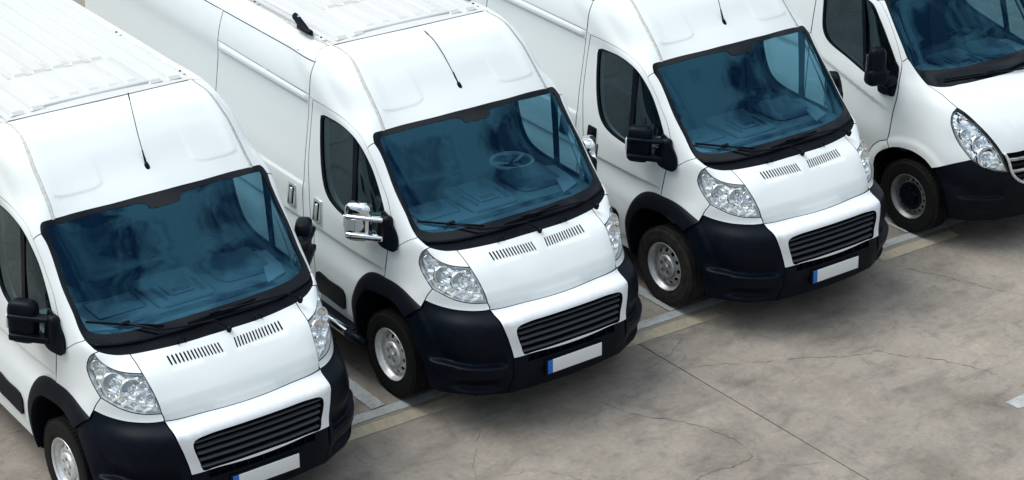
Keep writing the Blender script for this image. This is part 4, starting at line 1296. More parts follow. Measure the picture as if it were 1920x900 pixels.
        rbox('arch_inner_wall', (-0.93, sd * 0.56, 0.55), (0.95, 0.02, 0.56), 0.003, M_BLACK, van)
        # pillar and roof flank
        panel('door_pillar', net, chain(C['WS2'], C['FSO'], [uDT2[-1]], ('r', uDT2), ('r', C['APS'])), M_PAINT, van, sd, s=0.03, gap=0.0029)
        panel('roof_flank', net, chain([d_out[0]], ('r', [q for q in wst_out if q[0] < wt[0][0] - .005]), arc[::-1], w1, C['APS'], [uDT2[0]], ('r', uDT), [q for q in uSF[::-1] if q[1] >= pJ[1]], C['RSE'][:-1], [(d_out[-1][0] + .02, roof_z)], [(d_out[-2][0], d_out[-2][1])], ('r', d_out[:-2])), M_PAINT, van, sd, s=0.035, gap=0.0032)
        dd = np.array(d_in + d_out[::-1])
        panel('roof_seam', net, chain(d_in, ('r', d_out)), M_SEAL, van, sd, s=0.02, off=-0.003, flange=0, gap=-0.002)
        belt_i = XZ([(-2.18, 2.045)])[0]
        panel('door_surround', net, chain(uDR, XZ([(-2.07, sill_z)]), ('r', [q for q in uSF if q[1] <= pJ[1]])), M_PAINT, van, sd, s=0.03, gap=0.0029, disp=side_swage)
        # front door
        door = panel('front_door', net, door_loop, M_PAINT, van, sd, [uWIN], 0.03, 0, 0.025, side_swage, lines=[XC([(-1.12, z_), (-2.07, z_)], .04) for z_ in (1.022, 1.010, 1.002, 0.994, 0.983)], gap=0.0039)
        wf = panel('window_frame', net, inset(uWIN, -0.004), M_PLASTIC, door, sd, [inset(uWIN, 0.022)], 0.03, -0.004, 0.02, gap=0)
        panel('window_pane', net, inset(uWIN, 0.012), M_SIDE, door, sd, s=0.05, off=-0.014, flange=0, gap=0)
        dvr = XZ([(-1.545, 1.95), (-1.490, 1.93), (-1.470, 1.60), (-1.462, 1.262), (-1.515, 1.262), (-1.525, 1.60)])
        panel('window_divider', net, dvr, M_PLASTIC, door, sd, s=0.05, off=-0.006, flange=0.02, gap=0)
        panel('door_lining', net, inset(door_loop, 0.02), M_TRIM, door, sd, [inset(uWIN, -0.005)], 0.06, -0.085, 0, gap=0, flip=True)
        tri = XC([(-1.10, 1.50), (-1.055, 1.478), (-1.01, 1.43), (-0.968, 1.385), (-0.935, 1.335), (-0.922, 1.28), (-0.93, 1.235), (-0.955, 1.215), (-1.01, 1.222), (-1.10, 1.250), (-1.115, 1.36), (-1.10, 1.50)], 0.02)[:-1]
        panel('mirror_base', net, tri, M_PLASTIC, van, sd, s=0.02, off=0.020, flange=0.024, gap=0, disp=lambda P, u, v: 0.02 * sstep(-P[:, 0], 0.93, 1.06))
        wing_mirror(van, sd)
        door_handle('door_handle', net, -1.992, 1.160, door, sd)
        mold = XC([(-1.575, 0.475), (-1.57, 0.60), (-1.60, 0.628), (-1.80, 0.632), (-1.98, 0.635), (-1.985, 0.49), (-1.80, 0.470), (-1.60, 0.462)], 0.03)
        panel('side_moulding', net, mold, M_PLASTIC2, door, sd, s=0.05, off=0.014, flange=0.018, gap=0)
        panel('sill', net, XC([(-1.43, 0.425), (-2.6, 0.425)], .1) + XC([(-2.6, 0.425), (-4.5, 0.425)], .1) + XC([(-4.5, 0.31), (-2.6, 0.31)], .1) + XC([(-2.6, 0.31), (-1.40, 0.31)], .1), M_PAINT, van, sd, s=0.08, off=0.0, gap=0.0034, disp=lambda P, u, v: -0.012 * sstep(P[:, 2], .33, .42))
        # sliding door (or fixed panel on the left)
        zq = [0.43, 1.0, 1.5, 1.8, 2.04, 2.2, 2.345]
        xq = [-3.665, -3.665, -3.66, -3.645, -3.618, -3.605, -3.598]
        sr = lambda z1, z2, n=8: XZ([(float(np.interp(z, zq, xq)), float(z)) for z in np.linspace(z1, z2, n)])
        up = chain(XC([(-2.182, 2.066), (-2.172, 2.20), (-2.163, 2.335)]), XC([(-2.163, 2.335), (-3.0, 2.335), (-3.598, 2.335)], .06), sr(2.335, 2.082), XC([(-3.613, 2.082), (-2.9, 2.074), (-2.182, 2.066)], .06))
        sl = panel('side_door', net, chain(('r', [q for q in uSF if q[1] < XZ([(-2.19, 1.985)])[0][1]]), XC([(-2.197, 1.985), (-2.9, 1.992), (-3.622, 1.998)], .06), sr(1.998, 0.43, 24), XC([(-3.665, sill_z), (-2.9, sill_z), (-2.13, sill_z)], .08)), M_PAINT, van, sd, s=0.05, disp=side_swage, lines=[XC([(-2.23, z_), (-3.63, z_)], .06) for z_ in (1.022, 1.010, 1.002, 0.994, 0.983, 1.326, 1.314, 1.300, 1.288)], gap=0.0039)
        panel('upper_side_panel', net, up, M_PAINT, sl, sd, s=0.06, gap=0.0044)
        rail = chain(XC([(-2.195, 1.985), (-2.183, 2.066)]), XC([(-2.183, 2.066), (-2.9, 2.074), (-3.61, 2.082)], .06), XC([(-3.61, 2.082), (-3.618, 1.998)]), XC([(-3.618, 1.998), (-2.9, 1.992), (-2.195, 1.985)], .06))
        panel('door_rail_cover', net, rail, M_PAINT, sl, sd, s=0.022, gap=0.0, flange=0, disp=lambda P, u, v: 0.015 * sstep(P[:, 2], 1.985, 2.02) * (1 - sstep(P[:, 2], 2.04, 2.085)) * sstep(-P[:, 0], 2.185, 2.24) * (1 - sstep(-P[:, 0], 3.55, 3.61)) + 0.001)
        door_handle('door_handle', net, -2.365, 1.165, sl, sd)
        ru = float(net.xz([(-6.1, 1.5)])[0][0])
        rearq = chain(sr(0.43, 2.335, 30), XC([(-3.598, 2.335), (-4.8, 2.335), (-6.15, 2.335)], .12), XC([(-6.15, 2.335), (-6.15, 0.43)], .12), XC([(-6.15, 0.43), (-5.46, 0.43)], .1), XZ(arch_r[1:-1]), XC([(-4.52, 0.43), (-3.665, 0.43)], .1))
        panel('rear_side_panel', net, rearq, M_PAINT, van, sd, s=0.08, disp=side_swage, gap=0.0044)
        vr = XZ([(-2.6, 2.341)])[0][1]
        flank_r = chain(C['RSE'], [(d_out[-1][0] + .02, roof_z), (1.6, roof_z), (2.4, roof_z), (3.4, roof_z), (4.6, roof_z), (6.1, roof_z)], XC([(-6.15, 2.337), (-4.8, 2.337), (-3.6, 2.337), (-2.4, 2.337), (-2.163, 2.337)], .06))
        panel('roof_edge', net, flank_r, M_PAINT, van, sd, s=0.06, gap=0.0039, dark=False)
        loft('wheel_arch_liner', [[(x, sd * y, z) for x, z in arch_r] for y in (1.0, 0.55)], M_BLACK, van)
        panel('pillar_lining', net, chain(C['WS2'], C['FSO'], [uDT2[-1]], ('r', uDT2), ('r', C['APS'])), M_TRIM, van, sd, s=0.06, off=-0.05, flange=0, gap=-0.02, flip=True)
        for xw in (-0.959, -4.99):
            make_wheel(van, (xw, sd * 0.905, 0.344), sd, 'silver')
    # ---------------- roof sheet, ribs, ditches
    def zr(x, y):
        return 2.450 + 0.022 * (1 - (y / 0.74)**2)
    ys = np.linspace(-0.722, 0.722, 15)
    xs = [None] + list(np.linspace(-2.24, -6.18, 14))
    rows = []
    for x in xs:
        rows.append([((-2.137 - 0.042 * (y / 0.74)**2) if x is None else x, y, (2.4575 - 0.0165 * (y / 0.74)**2) if x is None else zr(x, y)) for y in ys])
    rows.insert(0, [(q[0], q[1], q[2] - 0.008) for q in rows[0]])
    rows = [[(r[0][0], r[0][1] - .006, r[0][2] - .03)] + r + [(r[-1][0], r[-1][1] + .006, r[-1][2] - .03)] for r in rows]
    roof = loft('roof', rows, M_ROOF, van, angle=30)
    rbox('roof_ditch', (-4.17, -0.735, 2.428), (4.0, 0.05, 0.02), 0.004, M_SEAL, roof)
    rbox('roof_ditch', (-4.17, 0.735, 2.428), (4.0, 0.05, 0.02), 0.004, M_SEAL, roof)
    ribm = None
    def rib(x1, x2, y, w_, h_, parent, base=0.0, name='roof_rib'):
        b = bmesh.new()
        cz = zr(0, y) + base
        for (xa, wa, za) in ():
            pass
        V = []
        prof = [(-w_ / 2 - 0.014, -0.002), (-w_ / 2, h_), (w_ / 2, h_), (w_ / 2 + 0.014, -0.002)]
        rws = []
        for xx, f in ((x1 + 0.030, 0), (x1, 1), (x2, 1), (x2 - 0.03, 0)):
            rws.append([(xx, y + a, cz + (z if f else -0.002) - 0.0) for a, z in prof])
        return loft(name, rws, M_ROOF, parent, angle=20)
    yr = [-0.62, -0.465, -0.31, -0.155, 0.0, 0.155, 0.31, 0.465, 0.62]
    for y in yr:
        if abs(y) > 0.43:
            rib(-2.235, -6.1, y, 0.085, 0.017, roof)
        else:
            rib(-2.87, -6.1, y, 0.085, 0.017, roof)
    for y, l_ in ((-0.31, .55), (-0.155, .5), (0.0, .4), (0.155, .6), (0.31, .7)):
        yy = y + 0.0775 if y < .3 else y + .0775
        for a_ in (yy - 0.155,):
            mesh('dirt_streak', [(-2.84, a_ - .028, zr(0, a_) + .002), (-2.84, a_ + .028, zr(0, a_) + .002), (-2.84 - l_, a_ + .024, zr(0, a_) + .002), (-2.84 - l_, a_ - .024, zr(0, a_) + .002)], [(0, 1, 2, 3)], M_DIRT, roof, False)
    bm = bmesh.new()
    add_rbox(bm, (-2.52, 0, 2.458), (0.60, 0.86, 0.05), 0.02, 3)
    plate = from_bm('roof_plate', bm, M_ROOF, roof)
    for y in (-0.31, -0.155, 0.0, 0.155, 0.31):
        rib(-2.30, -2.76, y, 0.075, 0.010, plate, 2.483 - zr(0, y), 'plate_rib')
    for s in (-1, 1):
        for xm in (-2.33, -3.35, -4.6):
            m_ = rbox('roof_mount', (xm, s * 0.737, 2.442), (0.10, 0.034, 0.014), 0.004, M_SEAL, roof)
            lathe_dir('mount_bolt', [(0, 0.010), (0.008, 0.008), (0.009, -0.002)], (xm - .01, s * 0.737, 2.449), (0, 0, 1), M_PLASTIC, m_, 8)
    rbox('rear_panel', (-6.17, 0, 1.40), (0.04, 1.86, 2.04), 0.02, M_PAINT, van)
    rbox('underbody', (-3.2, 0, 0.34), (5.7, 1.0, 0.10), 0.01, M_BLACK, van)
    rbox('engine_bay_light_block', (-0.55, 0, 0.66), (0.62, 1.05, 0.62), 0.02, M_BLACK, van)  # solid black box added to stop light entering from below
    rbox('headlining', (-2.12, 0, 2.27), (0.56, 1.5, 0.02), 0.005, M_TRIM, van)
    interior(van, net, None, None, None, None)
    return van, net

def children(o):
    return [c for c in bpy.data.objects if c.parent == o]

def copy_tree(o, kids, parent=None):
    c = o.copy()
    coll.objects.link(c)
    c.parent = parent
    for ch in kids.get(o.name, []):
        copy_tree(ch, kids, c)
    return c

def kid_map():
    k = {}
    for o in bpy.data.objects:
        if o.parent:
            k.setdefault(o.parent.name, []).append(o)
    return k

def override(root, names, mat):
    """give the named parts of one van their own finish"""
    km = kid_map()
    st = list(km.get(root.name, []))
    while st:
        o = st.pop()
        st += km.get(o.name, [])
        if o.name.split('.')[0] in names and o.type == 'MESH':
            o.material_slots[0].link = 'OBJECT'
            o.material_slots[0].material = mat

def aerial(van, pts):
    b = lathe_dir('aerial', [(0.0, 0.045), (0.010, 0.04), (0.018, 0.022), (0.022, 0.0), (0.021, -0.012)], pts[0], Vector(pts[1]) - Vector(pts[0]) + Vector((0, 0, .05)), M_PLASTIC, van, 14)
    p0, p1 = Vector(pts[0]), Vector(pts[1])
    d = (p1 - p0).normalized()
    tube('aerial_boot', [p0 + d * 0.03, p0 + d * 0.13], [0.009, 0.005], M_BLACK, b, 8)
    tube('aerial_rod', [p0 + d * 0.12] + list(pts[1:]), 0.0032, M_PLASTIC2, b, 6)
    q = Vector(pts[-1]); e = (q - Vector(pts[-2])).normalized()
    tube('aerial_tip', [q - e * 0.05, q], 0.0048, M_BLACK, b, 6)
    return b

van2, netA = make_van_a()
km = kid_map()
van1 = copy_tree(van2, km)
van3 = copy_tree(van2, km)
van1.location = (0.041994, -2.718368, 0)
van1.rotation_euler = (0, 0, 0.007647)
van3.location = (0.060728, 2.721917, 0)
van3.rotation_euler = (0, 0, -0.008231)
GROUP = 'white panel vans parked side by side in the bays'
tag(van1, 'white panel van cut off by the left edge, with black mirrors and a straight aerial', 'van', GROUP)
tag(van2, 'white panel van with chrome mirrors and handles, a bent aerial and a roof rail', 'van', GROUP)
tag(van3, 'white panel van between the chrome mirror van and the van cut off at right', 'van', GROUP)
override(van2, {'wing_mirror', 'mirror_arm', 'door_handle', 'handle_grip'}, M_CHROME)
override(van2, {'steering_wheel', 'steering_spoke'}, M_WSTEER)
override(van3, {'rim', 'wheel_disc', 'hub_cap'}, M_STEEL2)
override(van3, {'tyre', 'tread_blocks'}, M_RUBBER2)
aerial(van1, [(-1.500, 0.0, 2.150), (-1.62, 0, 2.371), (-1.735, 0, 2.64)])
aerial(van3, [(-1.500, 0.0, 2.150), (-1.589, 0, 2.338), (-1.72, 0, 2.62)])
aerial(van2, [(-1.500, 0.0, 2.150), (-1.568, 0, 2.226), (-1.715, 0, 2.350), (-1.80, 0, 2.405), (-1.87, 0, 2.440), (-1.98, 0, 2.468)])
# roof rails and side steps of the chrome-trimmed van
for s in (-1, 1):
    rl = tube('roof_rail', [(-2.62, s * 0.765, 2.535), (-2.75, s * 0.765, 2.540), (-4.2, s * 0.765, 2.540), (-5.6, s * 0.765, 2.540)], 0.017, M_PAINT, van2, 10)
    rows = []
    for x, z, h_, w_ in ((-2.42, 2.452, 0.010, 0.012), (-2.47, 2.462, 0.03, 0.022), (-2.54, 2.486, 0.05, 0.026), (-2.605, 2.512, 0.058, 0.026), (-2.65, 2.532, 0.050, 0.024), (-2.68, 2.540, 0.046, 0.023)):
        rows.append([(x, s * 0.768 + a * w_, z + b * h_ / 2) for a, b in ((-1, -.8), (-1, .3), (-.5, 1), (.5, 1), (1, .3), (1, -.8))])
    ft = loft('rail_foot', rows, M_PLASTIC, rl, closed=True)
    rbox('rail_foot_base', (-2.53, s * 0.768, 2.465), (0.20, 0.04, 0.04), 0.012, M_PLASTIC, rl)
    st = tube('side_step', [(-1.40, s * 1.105, 0.365), (-2.6, s * 1.105, 0.365), (-4.4, s * 1.105, 0.365)], 0.036, M_CHROME, van2, 16)
    tube('step_end_cap', [(-1.20, s * 1.075, 0.352), (-1.28, s * 1.098, 0.360), (-1.41, s * 1.105, 0.365)], [0.030, 0.039, 0.040], M_PLASTIC, st, 14)
    rbox('step_tread', (-2.9, s * 1.03, 0.372), (3.0, 0.11, 0.02), 0.006, M_PLASTIC2, st)
# ------------------------------------------------------------------ the different van at the right edge
def make_van_b():
    net = Net(NET_B)
    C = {k: smooth_curve(v) for k, v in CUR_B.items() if not k.startswith('P_')}
    PT = {k: v[0] for k, v in CUR_B.items() if k.startswith('P_')}
    van = empty('white_van', (0.113, 5.50, 0))
    XZ = lambda pts: net.xz(pts)
    XC = lambda pts, st=0.03: XZ(smooth_curve(pts, st))
    Vv = lambda x, y, z: None
    V = net.V
    vtop = float(V[-1]) - 0.004
    # hood and grille
    hf = [C['HLI'][0]] and [q for q in C['HLI']]
    i0 = int(np.argmin([abs(q[0] - C['GR'][0][0]) + abs(q[1] - C['GR'][0][1]) for q in C['HLI']]))
    hli_up = C['HLI'][i0:]
    hfc = C['HLI'][i0]
    vf = hfc[1]
    hood_front = smooth_curve([(0.0, vf + .012), (0.30, vf + 0.012), (0.50, vf + .004), hfc])
    cwb = [q for q in C['CWB'] if q[0] > 0.01]
    cwb = cwb + [(0.0, cwb[-1][1])]
    def d_hood(P, u, v):
        a = np.abs(P[:, 1])
        edge = np.interp(P[:, 0], [-0.9, -0.5, -0.15], [0.72, 0.52, 0.40])
        return 0.014 * (1 - sstep(a, edge - .05, edge + .05)) * (1 - 0 * a)
    hood = panel('hood', net, full(chain(hood_front, hli_up, C['HD'], [cwb[0]], cwb)), M_PAINT, van, 1, s=0.035, disp=d_hood, gap=0.0044)
    grl = smooth_curve([(q[0], q[1]) for q in C['GR']] + [(0.25, C['GR'][-1][1] - .02), (0.0, C['GR'][-1][1] - .03)])
    grille_half = chain(('r', grl), ('r', hood_front))
    gr = panel('grille', net, full(grille_half), M_BLACK, van, 1, s=0.05, off=-0.05, flange=0, gap=-0.01)
    L = np.array(grl)
    tube('grille_frame', [tuple(q) for q in net.pos(L[:, 0], L[:, 1], 0.004)] , 0.014, M_STEEL, gr, 8)
    tube('grille_frame', [tuple(q) for q in net.pos(-L[:, 0], L[:, 1], 0.004)], 0.014, M_STEEL, gr, 8)
    v0, v1 = float(L[:, 1].min()), float(hood_front[0][1])
    for k in range(5):
        vv = v0 + 0.035 + k * (v1 - v0 - 0.05) / 5
        um = float(np.interp(vv, L[::-1, 1], L[::-1, 0])) - 0.012
        us = np.linspace(-um, um, 21)
        rows = []
        for dv, of in ((0.0, -0.05), (0.017, -0.03), (0.019, -0.012), (0.008, 0.0), (-0.010, -0.010), (-0.012, -0.05)):
            rows.append([tuple(q) for q in net.pos(us, np.full(21, vv + dv), of)])
        loft('slat', rows, M_STEEL2 if k % 2 == 0 else M_PLASTIC2, gr, angle=45)
    # bumper
    def d_bump(P, u, v):
        x, y, z = P[:, 0], np.abs(P[:, 1]), P[:, 2]
        d = -0.035 * sstep(z, 0.508, 0.525) * (1 - sstep(z, 0.55, 0.66)) * sstep(y, 0.60, 0.65) * (1 - sstep(y, 0.88, 0.95))
        d += 0.016 * sstep(z, 0.60, 0.72) * (1 - sstep(y, 0.93, 1.0)) * sstep(y, .55, .62)
        d -= 0.018 * np.exp(-((y - 0.72) / 0.06)**2 - ((z - 0.40) / 0.03)**2)
        return d
    bt = C['BT']
    half = chain([(0, 0.03), (0.3, 0.03), (0.6, 0.03), (0.80, 0.03), C['BR'][-1]], ('r', C['BR']), ('r', C['BT']), C['HLB'], [q for q in C['HLI'][:i0]], grl)
    panel('bumper', net, full(half), M_PLASTIC2, van, 1, s=0.025, disp=d_bump, gap=0.0044, flange=0.04)
    # windscreen
    vt = float(V[10])
    top = [C['WSL'][-1], (C['WSL'][-1][0] - 0.05, vt + .01), (0.6, vt + .012), (0.3, vt + .014), (0.0, vt + .015)]
    ws = full(chain(('r', cwb), [q for q in C['CW'] if q[1] > cwb[0][1] + .005], C['WSL'], top))
    cg = [q for q in C['CG'] if q[0] > 0.02 and not (q[0] < 0.6 and q[1] > float(V[9]))]
    kmin = int(np.argmin([q[0] if q[0] > 0.02 else 9 for q in cg]))
    cg = cg[:kmin + 1]
    cgh = chain([(0.0, cg[-1][1])], ('r', cg), [(cg[0][0] - .04, vt - 0.03), (0.55, vt - 0.03), (0.0, vt - 0.028)])
    clear = full(cgh)
    wg = panel('windscreen', net, inset(clear, -0.02), M_GLASS, van, 1, s=0.06, off=-0.004, flange=0, gap=0)
    panel('windscreen_border', net, ws, M_FRIT, wg, 1, [clear], 0.04, 0, 0.012, gap=0.001)
    b1 = on_glass(net, [(-0.70, 1.335), (-0.45, 1.330), (-0.20, 1.318), (0.02, 1.305)], 0.02)
    a1 = on_glass(net, [(-0.35, 1.325), (-0.10, 1.295), (0.12, 1.270), (0.30, 1.250)], 0.03)
    wiper('wiper', van, net, b1, a1)
    b2 = on_glass(net, [(-0.02, 1.30), (0.2, 1.315), (0.45, 1.325), (0.66, 1.325)], 0.02)
    a2 = on_glass(net, [(0.3, 1.315), (0.5, 1.29), (0.68, 1.27)], 0.03)
    wiper('wiper', van, net, b2, a2)
    # roof
    cap = full([(0, vt + .018), (0.3, vt + .017), (0.6, vt + .015), (0.80, vt + .02), (0.79, float(V[11])), (0.76, float(V[12])), (0.72, vtop), (0.4, vtop), (0.0, vtop)])
    panel('cab_roof', net, cap, M_PAINT, van, 1, s=0.05, gap=0.0034)
    APD = C['APD']
    top_u = APD[-1]
    # sides
    hl_loop = chain(C['HLO'], C['HLB'], C['HLI'])
    DF = C['DF']
    arch = C['ARCH']
    WINB, WINF = C['WINB'], C['WINF']
    xz = lambda c: [tuple(q) for q in c]
    archo = [(-1.245 + 0.0, 0.30), (-1.255, 0.45), (-1.25, 0.60), (-1.20, 0.672), (-1.13, 0.725), (-1.04, 0.770), (-0.95, 0.792), (-0.87, 0.798), (-0.79, 0.792), (-0.68, 0.766), (-0.595, 0.715)]
    uarch = XC(archo, 0.03)
    DFc = [q for q, w_ in zip(DF, net.raw([q[0] for q in DF], [q[1] for q in DF])) if w_[2] > 0.80]
    oring = XC([(-1.345, 0.30), (-1.355, 0.45), (-1.345, 0.60), (-1.295, 0.70), (-1.225, 0.765)], 0.03) + [DFc[-1]]
    kd = int(np.argmin([abs(q[0] + 1.09) + abs(q[1] - 0.75) for q in net.raw([q[0] for q in uarch], [q[1] for q in uarch])[:, [0, 2]]]))
    win_xz = [(-1.18, 1.515), (-1.32, 1.70), (-1.45, 1.86), (-1.56, 1.975), (-1.66, 2.0), (-1.9, 2.01), (-2.10, 2.0), (-2.16, 1.94), (-2.15, 1.80), (-2.11, 1.58), (-2.06, 1.51), (-1.98, 1.465), (-1.74, 1.40), (-1.49, 1.335), (-1.30, 1.295), (-1.17, 1.30), (-1.14, 1.36), (-1.145, 1.45)]
    uw = XC(win_xz + win_xz[:1], 0.03)[:-1]
    doorR = XC([(-2.24, 2.03), (-2.25, 1.8), (-2.24, 1.3), (-2.20, 0.9), (-2.18, 0.42)], 0.05)
    doorT = XC([(-1.53, 2.005), (-1.65, 2.045), (-1.9, 2.06), (-2.24, 2.05)], 0.05)
    def d_side(P, u, v):
        x, z = P[:, 0], P[:, 2]
        zl = np.interp(x, [-2.2, -1.3, -1.1], [1.36, 1.14, 1.10])
        return -0.015 * (1 - sstep(z, zl - 0.05, zl)) * sstep(z, zl - .40, zl - 0.06) * sstep(-x, 1.12, 1.35)
    def d_wing(P, u, v):
        x, z = P[:, 0], P[:, 2]
        r = np.hypot((x + 0.85), (z - 0.344))
        return 0.014 * (1 - sstep(r, 0.50, 0.575)) * (z > 0.5)
    for sd in (-1, 1):
        wing = chain([C['HD'][0]], C['HD'], [C['CW'][0]], C['CW'], [C['AS'][0]], C['AS'], DFc, uarch[kd:], [C['BT'][-1]], ('r', C['BT']), ('r', C['HLO']))
        panel('front_wing', net, wing, M_PAINT, van, sd, s=0.028, disp=d_wing, gap=0.0039)
        panel('arch_edge', net, chain(oring, [uarch[kd]], ('r', uarch[:kd + 1])), M_PAINT, van, sd, s=0.03, disp=d_wing, gap=0.003)
        pil = chain(C['WSL'], [top_u], ('r', APD), ('r', C['AS']))
        panel('door_pillar', net, pil, M_PAINT, van, sd, s=0.03, gap=0.0034)
        door_loop = chain(APD, [doorT[0]], doorT, doorR, XC([(-2.18, 0.42), (-1.7, 0.42), (-1.36, 0.42)], .06), [q for q in oring if q[1] > net.xz([(-1.355, .43)])[0][1]], ('r', DFc[:-1]))
        door = panel('front_door', net, door_loop, M_PAINT, van, sd, [uw], 0.035, 0, 0.02, d_side, gap=0.0044)
        panel('window_frame', net, inset(uw, -0.004), M_PLASTIC, door, sd, [inset(uw, 0.020)], 0.04, -0.004, 0.02, gap=0)
        panel('window_pane', net, inset(uw, 0.012), M_SIDE, door, sd, s=0.05, off=-0.014, flange=0, gap=0)
        panel('window_divider', net, XZ([(-1.70, 1.985), (-1.655, 1.98), (-1.485, 1.345), (-1.535, 1.355)]), M_PLASTIC, door, sd, s=0.05, off=-0.006, flange=0.02, gap=0)
        panel('door_lining', net, inset(door_loop, 0.03), M_DASH2, door, sd, [inset(uw, -0.005)], 0.07, -0.085, 0, gap=0, flip=True)
        panel('mirror_base', net, XC([(-1.19, 1.535), (-1.155, 1.50), (-1.13, 1.40), (-1.115, 1.31), (-1.13, 1.245), (-1.30, 1.235), (-1.31, 1.30), (-1.25, 1.38), (-1.19, 1.535)], .03)[:-1], M_PLASTIC, van, sd, s=0.025, off=0.016, flange=0.02, gap=0)
        bm = bmesh.new()
        add_rbox(bm, (-1.235, 1.150, 1.535), (0.14, 0.205, 0.34), 0.068, 6, (math.radians(2), math.radians(-5), math.radians(18)), 0.80)
        add_rbox(bm, (-1.225, 1.150, 1.430), (0.165, 0.222, 0.17), 0.060, 6, (0, math.radians(-5), math.radians(18)), 0.92)
        add_rbox(bm, (-1.165, 1.045, 1.375), (0.10, 0.14, 0.11), 0.040, 4)
        add_rbox(bm, (-1.16, 1.00, 1.28), (0.085, 0.09, 0.10), 0.025, 3)
        for v in bm.verts:
            v.co.y *= sd
        mr = from_bm('wing_mirror', bm, M_PLASTIC, van, angle=50)
        rbox('mirror_glass', (-1.305, sd * 1.130, 1.50), (0.006, 0.13, 0.22), 0.002, M_MIRROR, mr, (0, 0, sd * math.radians(18)))
        # headlight
        hl = panel('headlight', net, hl_loop, M_REFL, van, sd, s=0.03, off=-0.055, flange=0, gap=-0.004)
        rm_ = panel('reflector_mosaic', net, inset(hl_loop, 0.015), M_FACET, hl, sd, s=0.024, off=-0.044, flange=0, disp=facet_noise(0.0035), gap=0)
        flat(rm_)
        wall_strip('headlight_bezel', net, inset(hl_loop, 0.004), 0.002, -0.075, M_PLASTIC, hl, sd)
        lamp('lamp_bowl', net, PT['P_lampA'], sd, 0.034, hl, 0.025, -0.022, 1)
        lamp('lamp_bowl', net, PT['P_lampB'], sd, 0.046, hl, 0.03, -0.024)
        lamp('lamp_bowl', net, PT['P_lampC'], sd, 0.078, hl, 0.045, -0.024)
        lamp('lamp_bowl', net, PT['P_lampD'], sd, 0.085, hl, 0.045, -0.022)
        panel('headlight_lens', net, hl_loop, M_LENS, hl, sd, s=0.035, flange=0, gap=0.0034)
        # rest of the flank
        flank = chain(('r', doorR), XC([(-2.24, 2.06), (-2.4, 2.33)], .06), XC([(-2.45, 2.33), (-3.9, 2.33), (-5.5, 2.33)], .15), XC([(-5.5, 2.33), (-5.5, 0.42)], .15), XC([(-5.5, 0.42), (-5.0, 0.42)], .1), XZ([(-4.52 + 0.46 * math.cos(a), 0.344 + 0.48 * math.sin(a)) for a in np.linspace(math.pi * .94, .18, 14)]), XC([(-4.05, 0.42), (-2.2, 0.42)], .15))
        panel('side_panel', net, flank, M_PAINT, van, sd, s=0.08, disp=d_side, gap=0.0054)
        up = chain([(0.80, vt + .025), (C['WSL'][-1][0], vt + .005), APD[-1]], doorT, XC([(-2.24, 2.06), (-2.4, 2.335)], .06), XC([(-2.45, 2.335), (-3.9, 2.335), (-5.5, 2.335)], .15), [(5.4, vtop), (4, vtop), (2.5, vtop), (1.2, vtop), (0.74, vtop), (0.78, float(V[12])), (0.81, float(V[11]))])
        panel('roof_edge', net, up, M_PAINT, van, sd, s=0.07, gap=0.0034)
        panel('sill', net, XC([(-1.37, 0.415), (-4.0, 0.415)], .2) + XC([(-4.0, 0.30), (-1.37, 0.30)], .2), M_PLASTIC2, van, sd, s=0.1, gap=0.0034)
        lin = resample(archo + [(-0.52, 0.64), (-0.46, 0.56), (-0.42, 0.44), (-0.40, 0.29)], 36)
        loft('wheel_arch_liner', [[(x, sd * y, z) for x, z in lin] for y in (0.99, 0.80, 0.55)], M_BLACK, van)
        rbox('arch_inner_wall', (-0.85, sd * 0.56, 0.55), (0.95, 0.02, 0.56), 0.003, M_BLACK, van)
        for xw in (-0.842, -4.52):
            make_wheel(van, (xw, sd * 0.893, 0.344), sd, 'dark')
    rows = [[(x, y, 2.462 + 0.025 * (1 - (y / .73)**2)) for y in np.linspace(-0.725, 0.725, 9)] for x in (-2.215, -2.6, -4, -5.58)]
    roof = loft('roof', rows, M_ROOF, van)
    rbox('rear_panel', (-5.57, 0, 1.40), (0.04, 1.86, 2.04), 0.02, M_PAINT, van)
    rbox('underbody', (-2.9, 0, 0.34), (5.0, 1.0, 0.10), 0.01, M_BLACK, van)
    rbox('engine_bay_light_block', (-0.50, 0, 0.62), (0.60, 1.05, 0.56), 0.02, M_BLACK, van)  # added black filler box, keeps light from below out of the nose
    interior(van, net, None, None, None, None, 0.52, -0.05)
    return van

van4 = make_van_b()
override(van4, {'tread_blocks'}, M_RUBBER2)
override(van4, {'rim', 'wheel_disc'}, plain('dark_wheel_steel', (0.24, 0.245, 0.25), 0.42, metal=0.6, nz=(13, 0.55, 1.2)))
tag(van4, 'white van at the right edge with a tall slanted headlight and dark hub caps', 'van', 'white panel vans parked side by side in the bays')
# ------------------------------------------------------------------ ground
ground = mesh('ground', [(-400, -400, -0.03), (400, -400, -0.03), (400, 400, -0.03), (-400, 400, -0.03)], [(0, 1, 2, 3)], M_JOINT, None, False)
tag(ground, 'grey concrete yard with stains, cracks and a straight joint', None, None, 'structure')
def jy(x):
    return 1.100 + 0.0205 * (x + 0.18)
g = 0.0055
slabs = [([(-14.0, jy(-14) - g), (-14, -16), (16, -16), (16, jy(16) - g)], M_CONC), ([(-14.0, jy(-14) + g), (16, jy(16) + g), (16, 18), (-14, 18)], M_CONC2)]
for L, m_ in slabs:
    V = [(x, y, 0) for x, y in L] + [(x, y, -0.03) for x, y in L]
    o = mesh('slab', V, [(0, 1, 2, 3), (0, 4, 5, 1), (1, 5, 6, 2), (2, 6, 7, 3), (3, 7, 4, 0)], m_, ground, False)
    me = o.data
    if me.polygons[0].normal.z < 0:
        me.flip_normals()
